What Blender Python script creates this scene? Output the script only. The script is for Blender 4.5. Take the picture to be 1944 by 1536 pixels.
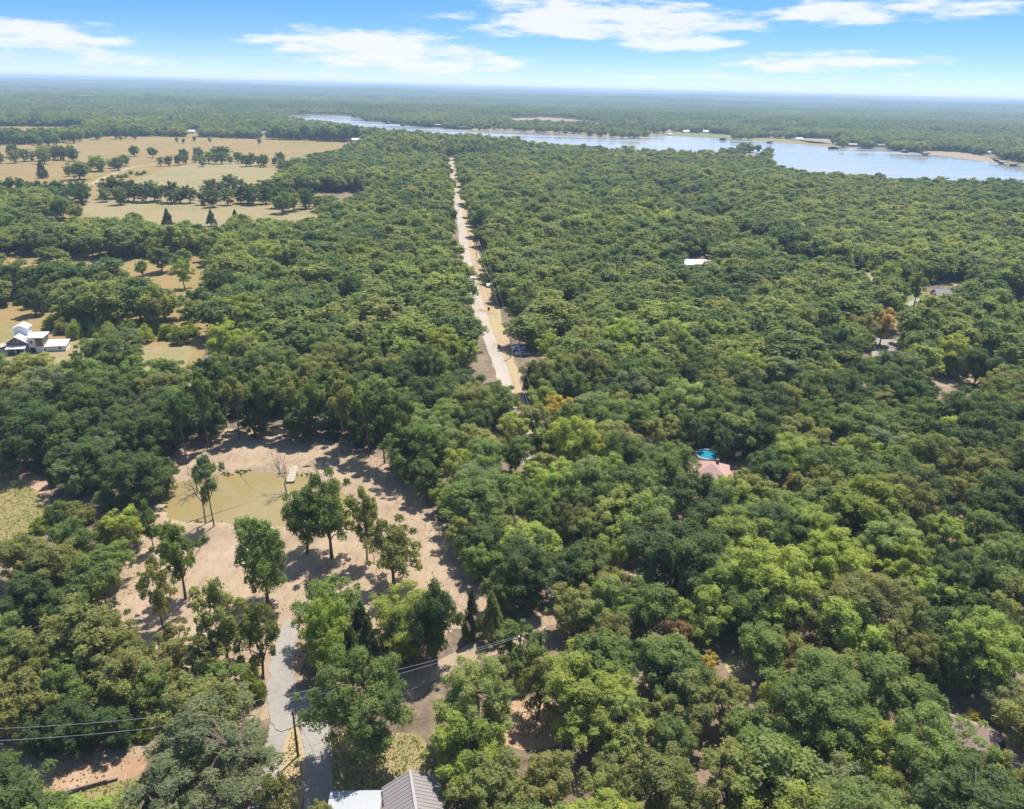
import bpy, math, random
import numpy as np
from mathutils import Matrix, Vector, Euler

for _o in list(bpy.data.objects):
    bpy.data.objects.remove(_o)
scene = bpy.context.scene
COL = scene.collection
R = math.radians
rng = np.random.default_rng(7)
random.seed(7)

# ------------------------------------------------------------------ camera
CAM_H, FPX, IW, IH = 80.0, 1420.0, 1944, 1536
PITCH, ROLL = R(22.95), R(1.42)
cam_rot = Matrix.Rotation(R(90) - PITCH, 3, 'X') @ Matrix.Rotation(ROLL, 3, 'Z')
cd = bpy.data.cameras.new('camera')
cd.sensor_width = 36.0
cd.sensor_fit = 'HORIZONTAL'
cd.lens = 36.0 * FPX / IW
cd.clip_start = 0.5
cd.clip_end = 60000.0
cam = bpy.data.objects.new('camera', cd)
COL.objects.link(cam)
cam.matrix_world = Matrix.Translation((0, 0, CAM_H)) @ cam_rot.to_4x4()
scene.camera = cam
CR = np.array(cam_rot)

# ------------------------------------------------------------------ light
SUN_EL, SUN_AZ = R(67), R(30)
S = Vector((math.sin(SUN_AZ) * math.cos(SUN_EL), math.cos(SUN_AZ) * math.cos(SUN_EL), math.sin(SUN_EL)))
sl = bpy.data.lights.new('sun', 'SUN')
sl.energy = 4.0
sl.angle = R(0.53)
sl.color = (1.0, 0.955, 0.88)
sun = bpy.data.objects.new('sun', sl)
COL.objects.link(sun)
sun.rotation_euler = S.to_track_quat('Z', 'Y').to_euler()
sun.location = (0, 0, 200)

scene.view_settings.view_transform = 'Standard'
scene.view_settings.look = 'None'
scene.view_settings.gamma = 1.0
scene.view_settings.exposure = 1.05
scene.view_settings.use_curve_mapping = False
scene.cycles.use_denoising = True
scene.cycles.max_bounces = 4
scene.cycles.diffuse_bounces = 3
scene.cycles.glossy_bounces = 2
scene.cycles.transmission_bounces = 3
scene.cycles.volume_bounces = 0
scene.cycles.transparent_max_bounces = 6
scene.cycles.sample_clamp_indirect = 4.0


# ------------------------------------------------------------------ picture <-> place
def proj(p):
    """world points (n,3) -> pixel x, y in the 1944x1536 photograph and depth"""
    q = (np.atleast_2d(np.asarray(p, float)) - np.array([0, 0, CAM_H])) @ CR
    d = np.maximum(-q[:, 2], 1e-3)
    return IW / 2 + FPX * q[:, 0] / d, IH / 2 - FPX * q[:, 1] / d, -q[:, 2]


def ray(px, py):
    return CR @ np.array([(px - IW / 2) / FPX, -(py - IH / 2) / FPX, -1.0])


def at(px, py, z=0.0):
    r = ray(px, py)
    t = (z - CAM_H) / r[2]
    return np.array([r[0] * t, r[1] * t, z])


def mpp(px, py, z=0.0):
    """metres that one photograph pixel spans there"""
    p = at(px, py, z)
    return proj(p)[2][0] / FPX


def poly(pxs, z=0.0):
    return np.array([at(x, y, z)[:2] for x, y in pxs])


def inside(pts, pg):
    pts = np.atleast_2d(pts)
    x, y = pts[:, 0], pts[:, 1]
    r = np.zeros(len(pts), bool)
    n = len(pg)
    for i in range(n):
        x0, y0 = pg[i]
        x1, y1 = pg[(i + 1) % n]
        c = ((y0 > y) != (y1 > y)) & (x < (x1 - x0) * (y - y0) / (y1 - y0 + 1e-12) + x0)
        r ^= c
    return r


def dist_line(pts, ln):
    pts = np.atleast_2d(pts)
    best = np.full(len(pts), 1e9)
    for a, b in zip(ln[:-1], ln[1:]):
        ab = b - a
        t = np.clip(((pts - a) @ ab) / (ab @ ab), 0, 1)
        best = np.minimum(best, np.linalg.norm(pts - (a + t[:, None] * ab), axis=1))
    return best


def smooth_line(pts, n=6):
    """Catmull-Rom through the points"""
    P = [np.asarray(p, float) for p in pts]
    P = [2 * P[0] - P[1]] + P + [2 * P[-1] - P[-2]]
    out = []
    for i in range(1, len(P) - 2):
        for k in range(n):
            t = k / n
            a, b, c, d = P[i - 1:i + 3]
            out.append(.5 * ((2 * b) + (c - a) * t + (2 * a - 5 * b + 4 * c - d) * t * t + (3 * b - a - 3 * c + d) * t ** 3))
    out.append(P[-2])
    return np.array(out)


# ------------------------------------------------------------------ world: sky and clouds
world = bpy.data.worlds.new('World')
scene.world = world
world.use_nodes = True


class NT:
    """small helper to write node trees"""
    def __init__(self, tree):
        self.t = tree

    def n(self, typ, **kw):
        nd = self.t.nodes.new(typ)
        for k, v in kw.items():
            setattr(nd, k, v)
        return nd

    def link(self, a, b):
        self.t.links.new(a, b)

    def put(self, sock, v):
        if isinstance(v, bpy.types.NodeSocket):
            self.link(v, sock)
        elif v is not None:
            sock.default_value = v

    def math(self, op, a, b=None, c=None, clamp=False):
        nd = self.n('ShaderNodeMath', operation=op, use_clamp=clamp)
        for i, v in enumerate((a, b, c)):
            self.put(nd.inputs[i], v)
        return nd.outputs[0]

    def mix(self, fac, a, b, mode='MIX'):
        nd = self.n('ShaderNodeMix', data_type='RGBA', blend_type=mode)
        self.put(nd.inputs[0], fac)
        for i, v in ((6, a), (7, b)):
            if isinstance(v, tuple) and len(v) == 3:
                v = v + (1,)
            self.put(nd.inputs[i], v)
        return nd.outputs[2]

    def noise(self, scale, detail=4, rough=.55, vec=None, w=None):
        nd = self.n('ShaderNodeTexNoise')
        nd.inputs['Scale'].default_value = scale
        nd.inputs['Detail'].default_value = detail
        nd.inputs['Roughness'].default_value = rough
        if vec is not None:
            self.link(vec, nd.inputs['Vector'])
        return nd.outputs['Fac']

    def ramp(self, fac, stops):
        nd = self.n('ShaderNodeValToRGB')
        e = nd.color_ramp.elements
        while len(e) > 1:
            e.remove(e[0])
        e[0].position = stops[0][0]
        e[0].color = tuple(stops[0][1]) + (1,)
        for p, c in stops[1:]:
            k = e.new(p)
            k.color = tuple(c) + (1,)
        self.link(fac, nd.inputs[0])
        return nd.outputs[0]

    def smooth(self, v, a, b):
        nd = self.n('ShaderNodeMapRange', interpolation_type='SMOOTHSTEP')
        self.put(nd.inputs[0], v)
        nd.inputs[1].default_value = a
        nd.inputs[2].default_value = b
        return nd.outputs[0]


def build_world():
    t = NT(world.node_tree)
    world.node_tree.nodes.clear()
    out = t.n('ShaderNodeOutputWorld')
    bg = t.n('ShaderNodeBackground')
    bg.inputs[1].default_value = 0.12
    t.link(bg.outputs[0], out.inputs[0])
    geo = t.n('ShaderNodeTexCoord')
    D = geo.outputs['Generated']
    sep = t.n('ShaderNodeSeparateXYZ')
    t.link(D, sep.inputs[0])
    x, y, z = sep.outputs
    # the clear sky of this day turns blue quickly above the horizon
    zz = t.math('MULTIPLY_ADD', t.math('MAXIMUM', z, 0.0), 3.0, .10)
    comb = t.n('ShaderNodeCombineXYZ')
    t.link(x, comb.inputs[0]); t.link(y, comb.inputs[1]); t.link(zz, comb.inputs[2])
    nrm = t.n('ShaderNodeVectorMath', operation='NORMALIZE')
    t.link(comb.outputs[0], nrm.inputs[0])
    sky = t.n('ShaderNodeTexSky', sky_type='NISHITA')
    sky.sun_disc = False
    sky.sun_elevation = SUN_EL
    sky.sun_rotation = SUN_AZ
    sky.air_density = 1.0
    sky.dust_density = 0.6
    sky.ozone_density = 2.0
    t.link(nrm.outputs[0], sky.inputs['Vector'])
    hs = t.n('ShaderNodeHueSaturation')
    hs.inputs['Saturation'].default_value = 1.36
    hs.inputs['Value'].default_value = .80
    t.link(sky.outputs[0], hs.inputs['Color'])
    veil = t.math('POWER', 2.718, t.math('MULTIPLY', t.math('MAXIMUM', z, 0.0), -42.0))   # white vapour low over the land, all round
    clear = t.mix(t.math('MULTIPLY', veil, .85), hs.outputs[0], (3.8, 3.98, 4.2))
    az = t.math('ARCTAN2', x, y)
    ae = t.n('ShaderNodeCombineXYZ')          # direction as (azimuth, height)
    t.link(az, ae.inputs[0]); t.link(z, ae.inputs[1])
    AE = ae.outputs[0]
    nv = t.n('ShaderNodeVectorMath', operation='MULTIPLY')
    t.link(AE, nv.inputs[0])
    nv.inputs[1].default_value = (16.0, 90.0, 0)
    nz = t.n('ShaderNodeTexNoise', noise_dimensions='2D')
    nz.inputs['Scale'].default_value = 1.0
    nz.inputs['Detail'].default_value = 5
    nz.inputs['Roughness'].default_value = .62
    t.link(nv.outputs[0], nz.inputs['Vector'])
    n1 = nz.outputs['Fac']
    # clouds of this view: centre px, half width px, half height px, weight
    clouds = [(50, 68, 135, 24, 1.0), (240, 112, 120, 15, .72), (80, 104, 150, 14, .5),
              (500, 78, 60, 12, .85), (700, 86, 165, 26, 1.1), (800, 118, 190, 20, 1.0), (690, 140, 260, 15, .5),
              (850, 32, 70, 10, .65), (1150, 40, 215, 30, 1.15), (1020, 42, 120, 16, .75), (1090, 4, 140, 13, .95), (1290, 80, 110, 15, 1.0),
              (1585, 24, 90, 19, 1.1), (1790, 14, 120, 16, .95), (1560, 118, 150, 17, 1.0), (1330, 128, 90, 13, .55),
              (1700, 143, 45, 9, .75), (1430, 150, 340, 17, .5)]
    total = None
    for cx, cy, wx, wy, wgt in clouds:
        r = ray(cx, cy)
        a0 = math.atan2(r[0], r[1])
        e0 = r[2] / np.linalg.norm(r)
        su, sv = FPX / (wx * 1.04), FPX / (wy * .95)
        q = t.n('ShaderNodeVectorMath', operation='MULTIPLY_ADD')
        t.link(AE, q.inputs[0])
        q.inputs[1].default_value = (su, sv, 0)
        q.inputs[2].default_value = (-a0 * su, -e0 * sv, 0)
        dt = t.n('ShaderNodeVectorMath', operation='DOT_PRODUCT')
        t.link(q.outputs[0], dt.inputs[0]); t.link(q.outputs[0], dt.inputs[1])
        m = t.math('MULTIPLY_ADD', dt.outputs['Value'], -.42 * wgt, wgt)
        total = m if total is None else t.math('MAXIMUM', total, m)
    total = t.math('MAXIMUM', total, 0.0)
    # the rest of the dome carries the same kind of broken fair-weather cloud
    pv = t.n('ShaderNodeVectorMath', operation='SCALE')
    t.link(D, pv.inputs[0])
    t.link(t.math('DIVIDE', 1.0, t.math('MAXIMUM', z, .02)), pv.inputs['Scale'])
    gz = t.n('ShaderNodeTexNoise', noise_dimensions='2D')
    gz.inputs['Scale'].default_value = .8
    gz.inputs['Detail'].default_value = 3
    t.link(pv.outputs[0], gz.inputs['Vector'])
    gen = t.math('MULTIPLY', t.smooth(gz.outputs['Fac'], .5, .72), t.smooth(z, .095, .16))
    dens = t.math('ADD', t.math('SUBTRACT', total, .42), t.math('MULTIPLY', t.math('SUBTRACT', n1, .5), 1.6))
    dens = t.math('MULTIPLY', t.smooth(dens, .02, .6), t.smooth(total, .02, .25))
    dens = t.math('MAXIMUM', t.math('MULTIPLY', dens, .88), gen)
    col = t.mix(dens, clear, (4.0, 4.06, 4.2))
    t.link(col, bg.inputs[0])


build_world()
world.cycles.sampling_method = 'MANUAL'
world.cycles.sample_map_resolution = 256


# ------------------------------------------------------------------ mesh helpers
def np_mesh(name, V, faces, mats=(), fattr=None, midx=None, smooth=False):
    """faces: (n,k) int array or a list of index lists"""
    me = bpy.data.meshes.new(name)
    V = np.asarray(V, np.float32)
    me.vertices.add(len(V))
    me.vertices.foreach_set('co', V.ravel())
    if isinstance(faces, np.ndarray):
        k = faces.shape[1]
        tot = np.full(len(faces), k, np.int32)
        idx = faces.astype(np.int32).ravel()
    else:
        tot = np.array([len(f) for f in faces], np.int32)
        idx = np.concatenate([np.asarray(f, np.int32) for f in faces]) if len(faces) else np.zeros(0, np.int32)
    me.loops.add(len(idx))
    me.loops.foreach_set('vertex_index', idx)
    me.polygons.add(len(tot))
    st = np.zeros(len(tot), np.int32)
    st[1:] = np.cumsum(tot)[:-1]
    me.polygons.foreach_set('loop_start', st)
    me.polygons.foreach_set('loop_total', tot)
    if midx is not None:
        me.polygons.foreach_set('material_index', np.asarray(midx, np.int32))
    me.polygons.foreach_set('use_smooth', np.full(len(tot), bool(smooth)))
    if fattr is not None:
        a = me.attributes.new('leafv', 'FLOAT', 'FACE')
        a.data.foreach_set('value', np.asarray(fattr, np.float32))
    for m in mats:
        me.materials.append(m)
    me.update(calc_edges=True)
    me.validate()
    return me


def obj(name, me, parent=None, loc=None):
    o = bpy.data.objects.new(name, me)
    COL.objects.link(o)
    if parent is not None:
        o.parent = parent
    if loc is not None:
        o.location = loc
    return o


def tag(o, label=None, cat=None, group=None, kind=None):
    if label:
        o['label'] = label
    if cat:
        o['category'] = cat
    if group:
        o['group'] = group
    if kind:
        o['kind'] = kind
    return o


class MB:
    """collects boxes, tubes and plain faces in one mesh"""
    def __init__(self):
        self.V, self.F, self.nv = [], [], 0

    def add(self, V, F):
        V = np.asarray(V, float)
        self.V.append(V)
        self.F += [[i + self.nv for i in f] for f in F]
        self.nv += len(V)
        return self

    def box(self, lo, hi, M=None):
        (a, b, c), (d, e, f) = lo, hi
        V = np.array([(a, b, c), (d, b, c), (d, e, c), (a, e, c), (a, b, f), (d, b, f), (d, e, f), (a, e, f)], float)
        if M is not None:
            V = V @ np.array(M).T
        return self.add(V, [(3, 2, 1, 0), (4, 5, 6, 7), (0, 1, 5, 4), (1, 2, 6, 5), (2, 3, 7, 6), (3, 0, 4, 7)])

    def tube(self, pts, rad, sides=6, caps=True):
        V, F = tube(np.asarray(pts, float), np.broadcast_to(rad, len(pts)), sides, caps)
        return self.add(V, F)

    def prism(self, pg, z0, z1):
        n = len(pg)
        V = [(x, y, z0) for x, y in pg] + [(x, y, z1) for x, y in pg]
        F = [list(range(n))[::-1], list(range(n, 2 * n))] + [(i, (i + 1) % n, n + (i + 1) % n, n + i) for i in range(n)]
        return self.add(V, F)

    def mesh(self, name, mat):
        return np_mesh(name, np.concatenate(self.V), self.F, (mat,))

    def build(self, name, mat, parent=None, loc=None):
        return obj(name, self.mesh(name, mat), parent, loc)


def tube(P, rad, sides=6, caps=True):
    n = len(P)
    T = np.gradient(P, axis=0) if n > 2 else np.array([P[1] - P[0]] * 2)
    T /= np.linalg.norm(T, axis=1)[:, None] + 1e-9
    ref = np.where(np.abs(T[:, 2:3]) > .9, np.array([[1., 0, 0]]), np.array([[0, 0, 1.]]))
    A = np.cross(T, ref)
    A /= np.linalg.norm(A, axis=1)[:, None] + 1e-9
    B = np.cross(T, A)
    th = np.arange(sides) * 2 * math.pi / sides
    V = P[:, None, :] + np.asarray(rad)[:, None, None] * (np.cos(th)[None, :, None] * A[:, None, :] + np.sin(th)[None, :, None] * B[:, None, :])
    V = V.reshape(-1, 3)
    F = []
    for i in range(n - 1):
        for j in range(sides):
            k = (j + 1) % sides
            F.append((i * sides + j, i * sides + k, (i + 1) * sides + k, (i + 1) * sides + j))
    if caps:
        F.append(tuple(range(sides))[::-1])
        F.append(tuple((n - 1) * sides + j for j in range(sides)))
    return V, F


def empty(name, loc, rz=0.0):
    o = bpy.data.objects.new(name, None)
    COL.objects.link(o)
    o.empty_display_size = .5
    o.location = loc
    o.rotation_euler = (0, 0, rz)
    return o


# ------------------------------------------------------------------ materials
def material(name):
    m = bpy.data.materials.new(name)
    m.use_nodes = True
    t = NT(m.node_tree)
    b = m.node_tree.nodes['Principled BSDF']
    return m, t, b


def plain(name, col, rough=.7, metal=0.0, var=.18, scale=3.0, bump=0.0, spec=.4):
    """a painted / solid surface with slight uneven wear"""
    m, t, b = material(name)
    tc = t.n('ShaderNodeTexCoord')
    n = t.noise(scale, 5, .6, tc.outputs['Object'])
    f = t.math('ADD', t.math('MULTIPLY', n, 2 * var), 1 - var)
    sc = t.n('ShaderNodeVectorMath', operation='SCALE')
    sc.inputs[0].default_value = col
    t.link(f, sc.inputs['Scale'])
    t.link(sc.outputs[0], b.inputs['Base Color'])
    b.inputs['Roughness'].default_value = rough
    b.inputs['Metallic'].default_value = metal
    b.inputs['Specular IOR Level'].default_value = spec
    if bump:
        bp = t.n('ShaderNodeBump')
        bp.inputs['Strength'].default_value = bump
        t.link(n, bp.inputs['Height'])
        t.link(bp.outputs[0], b.inputs['Normal'])
    return m


def ground_mat(name, stops, s1=.05, s2=.6, bump=.35, mixw=.5, rough=.95, stretch=None):
    stops = [(p, tuple(v * .78 for v in c)) for p, c in stops]
    """earth: colour ramp over two sizes of noise"""
    m, t, b = material(name)
    tc = t.n('ShaderNodeNewGeometry')
    vec = tc.outputs['Position']
    if stretch:
        mp = t.n('ShaderNodeMapping')
        mp.inputs['Scale'].default_value = stretch[:3]
        mp.inputs['Rotation'].default_value = (0, 0, stretch[3])
        t.link(vec, mp.inputs['Vector'])
        vec2 = mp.outputs[0]
    else:
        vec2 = vec
    a = t.noise(s1, 5, .6, vec)
    c = t.noise(s2, 6, .65, vec2)
    f = t.math('ADD', t.math('MULTIPLY', a, 1 - mixw), t.math('MULTIPLY', c, mixw))
    f = t.math('ADD', t.math('MULTIPLY', t.math('SUBTRACT', f, .5), 1.9), .5, clamp=True)
    col = t.ramp(f, stops)
    t.link(col, b.inputs['Base Color'])
    b.inputs['Roughness'].default_value = rough
    b.inputs['Specular IOR Level'].default_value = .15
    bp = t.n('ShaderNodeBump')
    bp.inputs['Strength'].default_value = bump
    bp.inputs['Distance'].default_value = .3
    t.link(c, bp.inputs['Height'])
    t.link(bp.outputs[0], b.inputs['Normal'])
    return m


def foliage(name, mass=None, trans=.55):
    """leaves: tint comes from the object, each leaf spray differs a little"""
    m, t, b = material(name)
    oi = t.n('ShaderNodeObjectInfo')
    at_ = t.n('ShaderNodeAttribute')
    at_.attribute_name = 'leafv'
    lv = at_.outputs['Fac']
    if mass is None:
        base = oi.outputs['Color']
    else:
        big = t.noise(.006, 2, .5, oi.outputs['Location'])
        f = t.math('ADD', t.math('MULTIPLY', oi.outputs['Random'], .72), t.math('MULTIPLY', t.math('SUBTRACT', big, .5), 1.1))
        f = t.math('ADD', f, .14, clamp=True)
        base = t.ramp(f, mass)
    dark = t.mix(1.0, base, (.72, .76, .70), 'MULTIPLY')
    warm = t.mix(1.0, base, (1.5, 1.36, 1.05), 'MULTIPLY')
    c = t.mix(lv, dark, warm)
    t.link(c, b.inputs['Base Color'])
    b.inputs['Roughness'].default_value = .62
    b.inputs['Specular IOR Level'].default_value = .22
    tr = t.n('ShaderNodeBsdfTranslucent')
    t.link(t.mix(1.0, c, (1.25, 1.3, .6), 'MULTIPLY'), tr.inputs[0])
    mx = t.n('ShaderNodeMixShader')
    mx.inputs[0].default_value = trans
    t.link(b.outputs[0], mx.inputs[1])
    t.link(tr.outputs[0], mx.inputs[2])
    out = m.node_tree.nodes['Material Output']
    t.link(mx.outputs[0], out.inputs[0])
    return m


M = {}
TINT = {'dark': (0.116, 0.170, 0.072), 'mid': (0.186, 0.249, 0.092), 'olive': (0.253, 0.267, 0.110), 'light': (0.298, 0.363, 0.116),
        'pale': (0.268, 0.330, 0.128), 'grey': (0.226, 0.267, 0.166), 'gold': (0.470, 0.386, 0.090), 'rust': (0.302, 0.202, 0.140),
        'tan': (0.515, 0.392, 0.213), 'cedar': (0.105, 0.141, 0.069), 'lime': (0.305, 0.358, 0.096)}
TWORD = {'dark': 'dark green', 'mid': 'mid green', 'olive': 'olive green', 'light': 'bright yellow-green', 'pale': 'pale green',
         'grey': 'grey-green', 'gold': 'yellow', 'rust': 'rusty brown', 'tan': 'straw-coloured', 'cedar': 'dark', 'lime': 'lime green'}
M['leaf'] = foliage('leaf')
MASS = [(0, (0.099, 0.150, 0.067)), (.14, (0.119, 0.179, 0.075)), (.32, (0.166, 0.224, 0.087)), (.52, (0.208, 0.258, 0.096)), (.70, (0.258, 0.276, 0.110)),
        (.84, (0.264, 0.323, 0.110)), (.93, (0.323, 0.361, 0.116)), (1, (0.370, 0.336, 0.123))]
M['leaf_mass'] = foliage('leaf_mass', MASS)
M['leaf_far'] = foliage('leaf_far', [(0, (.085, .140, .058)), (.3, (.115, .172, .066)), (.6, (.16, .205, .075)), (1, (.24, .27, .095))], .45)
M['bark'] = plain('bark', (.135, .108, .085), .95, var=.4, scale=2.0, bump=.3, spec=.1)
M['dead_bark'] = plain('dead_bark', (.27, .24, .21), .95, var=.3, scale=2.0, spec=.1)
M['floor'] = ground_mat('forest_floor', [(.15, (.10, .075, .050)), (.4, (.165, .125, .085)), (.62, (.26, .195, .13)), (.85, (.36, .27, .18))], .06, .7)
M['pasture'] = ground_mat('pasture', [(.1, (.165, .135, .048)), (.3, (.25, .180, .074)), (.5, (.30, .212, .090)), (.66, (.225, .185, .064)), (.82, (.32, .230, .108)), (.95, (.27, .175, .095))],
                          .012, .12, .2, .45, stretch=(.22, 1, 1, .35))
M['weedy'] = ground_mat('weedy_field', [(.1, (.15, .16, .055)), (.35, (.24, .215, .09)), (.55, (.31, .25, .13)), (.75, (.27, .205, .12)), (.95, (.24, .24, .07))], .03, .25, .3, .5)
M['dirt'] = ground_mat('cleared_dirt', [(.05, (.16, .112, .072)), (.25, (.27, .195, .125)), (.45, (.355, .262, .172)), (.7, (.415, .312, .212)), (.95, (.49, .380, .268))], .11, .8, .6, .5, stretch=(1, .35, 1, .5))
M['red_dirt'] = ground_mat('red_dirt', [(.1, (.27, .16, .095)), (.5, (.40, .26, .165)), (.9, (.50, .35, .235))], .12, .9, .4)
M['verge'] = ground_mat('dry_verge', [(.1, (.30, .225, .12)), (.45, (.42, .31, .19)), (.75, (.38, .32, .15)), (.95, (.48, .35, .24))], .08, .7, .3)
M['grass'] = ground_mat('green_grass', [(.1, (.12, .13, .045)), (.35, (.20, .19, .065)), (.55, (.28, .225, .10)), (.75, (.19, .195, .055)), (.95, (.25, .17, .10))], .09, .6, .4)
M['lawn'] = ground_mat('lawn', [(.2, (.13, .165, .050)), (.5, (.19, .205, .075)), (.8, (.17, .215, .065))], .1, .6, .2)
M['concrete'] = ground_mat('driveway_concrete', [(.1, (.25, .225, .195)), (.5, (.325, .295, .26)), (.85, (.38, .345, .305))], .15, 1.4, .15)
M['gravel_road'] = ground_mat('road_surface', [(.15, (.35, .295, .24)), (.5, (.43, .37, .31)), (.85, (.50, .43, .355))], .1, 1.2, .15)
M['sand'] = ground_mat('shore_sand', [(.15, (.26, .20, .135)), (.5, (.34, .26, .175)), (.85, (.29, .25, .14))], .02, .1, .2)


def water_mat(name, col, rough, bump_s, bump, spec=.5, deep=None):
    m, t, b = material(name)
    g = t.n('ShaderNodeNewGeometry')
    n = t.noise(bump_s, 3, .55, g.outputs['Position'])
    if deep:
        a = t.noise(.035, 3, .5, g.outputs['Position'])
        t.link(t.mix(t.smooth(a, .35, .68), col, deep), b.inputs['Base Color'])
    else:
        b.inputs['Base Color'].default_value = col + (1,)
    if bump_s < 1:      # wind lanes
        mp = t.n('ShaderNodeMapping')
        mp.inputs['Scale'].default_value = (.004, .022, 1)
        t.link(g.outputs['Position'], mp.inputs['Vector'])
        wl = t.noise(1.0, 4, .6, mp.outputs[0])
        t.link(t.math('MULTIPLY_ADD', t.smooth(wl, .38, .66), .26, rough * .6), b.inputs['Roughness'])
    else:
        b.inputs['Roughness'].default_value = rough
    b.inputs['IOR'].default_value = 1.33
    b.inputs['Specular IOR Level'].default_value = spec
    bp = t.n('ShaderNodeBump')
    bp.inputs['Strength'].default_value = bump
    bp.inputs['Distance'].default_value = .05
    t.link(n, bp.inputs['Height'])
    t.link(bp.outputs[0], b.inputs['Normal'])
    return m


M['pond'] = water_mat('pond_water', (.236, .184, .080), .03, 1.2, .04, .5, (.204, .160, .070))
M['lake'] = water_mat('lake_water', (.30, .315, .32), .12, .35, .06, .5)
M['pool'] = water_mat('pool_water', (.02, .19, .27), .06, 2.0, .15)
M['white'] = plain('white_paint', (.78, .78, .76), .5, var=.06)
M['white_metal'] = plain('white_metal_roof', (.74, .75, .76), .38, .0, var=.08, scale=.8)
M['brown_metal'] = plain('tan_grey_metal_roof', (.27, .238, .226), .42, .15, var=.10, scale=.7)
M['light_metal'] = plain('pale_metal_roof', (.30, .31, .32), .45, .1, var=.08, scale=.6)
M['timber'] = plain('weathered_timber', (.19, .155, .125), .9, var=.35, scale=2.5, spec=.1)
M['dark'] = plain('dark_trim', (.03, .03, .033), .5, var=.2)
M['glass'] = plain('window_glass', (.035, .045, .055), .08, var=.2, spec=.6)
M['brick'] = plain('brown_cladding', (.20, .145, .115), .85, var=.25, scale=4)
M['beige'] = plain('beige_siding', (.48, .42, .34), .8, var=.1)
M['greysiding'] = plain('grey_siding', (.42, .45, .47), .7, var=.1)
M['pinkroof'] = plain('faded_red_shingle', (.36, .225, .20), .85, var=.16, scale=3, bump=.2, spec=.15)
M['brownroof'] = plain('brown_shingle', (.27, .195, .165), .9, var=.2, scale=3, bump=.2, spec=.1)
M['tanroof'] = plain('tan_shingle', (.42, .335, .27), .9, var=.15, scale=3, spec=.1)
M['greyroof'] = plain('grey_shingle', (.215, .205, .225), .88, var=.18, scale=3, bump=.2, spec=.15)
M['wire'] = plain('cable', (.30, .30, .31), .5, var=.05)
M['polewood'] = plain('pole_wood', (.115, .085, .065), .9, var=.3, scale=2, spec=.1)
M['bluetarp'] = plain('blue_tarp', (.03, .25, .55), .6, var=.2)
M['binplastic'] = plain('bin_plastic', (.045, .05, .05), .55, var=.2)
M['carpaint'] = plain('car_paint_white', (.72, .73, .74), .25, var=.03, spec=.6)
M['carblue'] = plain('car_paint_blue', (.20, .27, .34), .25, .3, var=.05, spec=.6)
M['tyre'] = plain('tyre_rubber', (.03, .03, .03), .9, var=.2)
M['plank'] = plain('dock_plank', (.36, .31, .24), .85, var=.25, scale=1.5, spec=.1)
M['gateway'] = plain('galvanised', (.40, .41, .42), .45, .5, var=.1)

# ------------------------------------------------------------------ ground
FLAT_R = 4300.0


def terrain(x, y):
    r = np.hypot(x, y)
    w = np.clip((r - FLAT_R) / 3500.0, 0, 1)
    w = w * w * (3 - 2 * w)
    h = 9 + 9 * np.sin(x * .00105 + y * .0011 + .6) + 7 * np.sin(-x * .0008 + y * .0021 + 2.1) + 5 * np.sin(x * .0024 - y * .0007 + 4.0)
    far = np.clip((r - 9000) / 5000., 0, 1)
    return w * (h + far * 16)


GR = 15000.0
def build_ground():
    rs = np.concatenate([[0], np.geomspace(25, 4200, 46), np.linspace(4400, GR, 60)])
    na = 180
    th = np.arange(na) * 2 * math.pi / na
    V = [(0, 0, 0)]
    for r in rs[1:]:
        x, y = r * np.sin(th), r * np.cos(th)
        V += list(zip(x, y, terrain(x, y)))
    F = [(0, 1 + (j + 1) % na, 1 + j) for j in range(na)]
    for i in range(len(rs) - 2):
        a, b = 1 + i * na, 1 + (i + 1) * na
        for j in range(na):
            k = (j + 1) % na
            F.append((a + j, a + k, b + k, b + j))
    o = obj('ground', np_mesh('ground', V, F, (M['floor'],), smooth=True))
    tag(o, kind='structure')


build_ground()


def sheet(name, pxs, z, mat, kind='structure', smooth=4, label=None, cat=None, jitter=0.0):
    pg = poly(pxs)
    if smooth:
        pg = smooth_line(list(pg) + [pg[0]], smooth)[:-1]
    if jitter:
        d = np.roll(pg, -1, 0) - np.roll(pg, 1, 0)
        nn = np.stack([d[:, 1], -d[:, 0]], 1)
        nn /= np.linalg.norm(nn, axis=1)[:, None] + 1e-9
        pg = pg + nn * rng.normal(0, jitter, len(pg))[:, None]
    n = len(pg)
    c = pg.mean(0)
    V = np.concatenate([np.c_[pg - c, np.full(n, 0.0)]])
    me = bpy.data.meshes.new(name)
    import bmesh
    bm = bmesh.new()
    vs = [bm.verts.new(v) for v in V]
    f = bm.faces.new(vs)
    f.normal_update()
    if f.normal.z < 0:
        f.normal_flip()
    bmesh.ops.triangulate(bm, faces=[f])
    bm.to_mesh(me)
    bm.free()
    me.materials.append(mat)
    o = obj(name, me, loc=(c[0], c[1], z))
    tag(o, label, cat, kind=kind)
    return pg


def strip(name, line, w, z, mat, n=6, edge=.12, label=None, kind='structure'):
    P = smooth_line(line, n)
    w = np.interp(np.linspace(0, 1, len(P)), np.linspace(0, 1, len(np.atleast_1d(w))), np.atleast_1d(w)) if np.ndim(w) else np.full(len(P), w)
    T = np.gradient(P, axis=0)
    T /= np.linalg.norm(T, axis=1)[:, None]
    N = np.stack([-T[:, 1], T[:, 0]], 1)
    a = P + N * (w / 2 + rng.normal(0, edge, len(P)))[:, None]
    b = P - N * (w / 2 + rng.normal(0, edge, len(P)))[:, None]
    V = np.concatenate([np.c_[a, np.full(len(a), z)], np.c_[b, np.full(len(b), z)]])
    k = len(P)
    F = [(i, k + i, k + i + 1, i + 1) for i in range(k - 1)]
    o = obj(name, np_mesh(name, V, F, (mat,)))
    tag(o, label, kind=kind)
    return P


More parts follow.
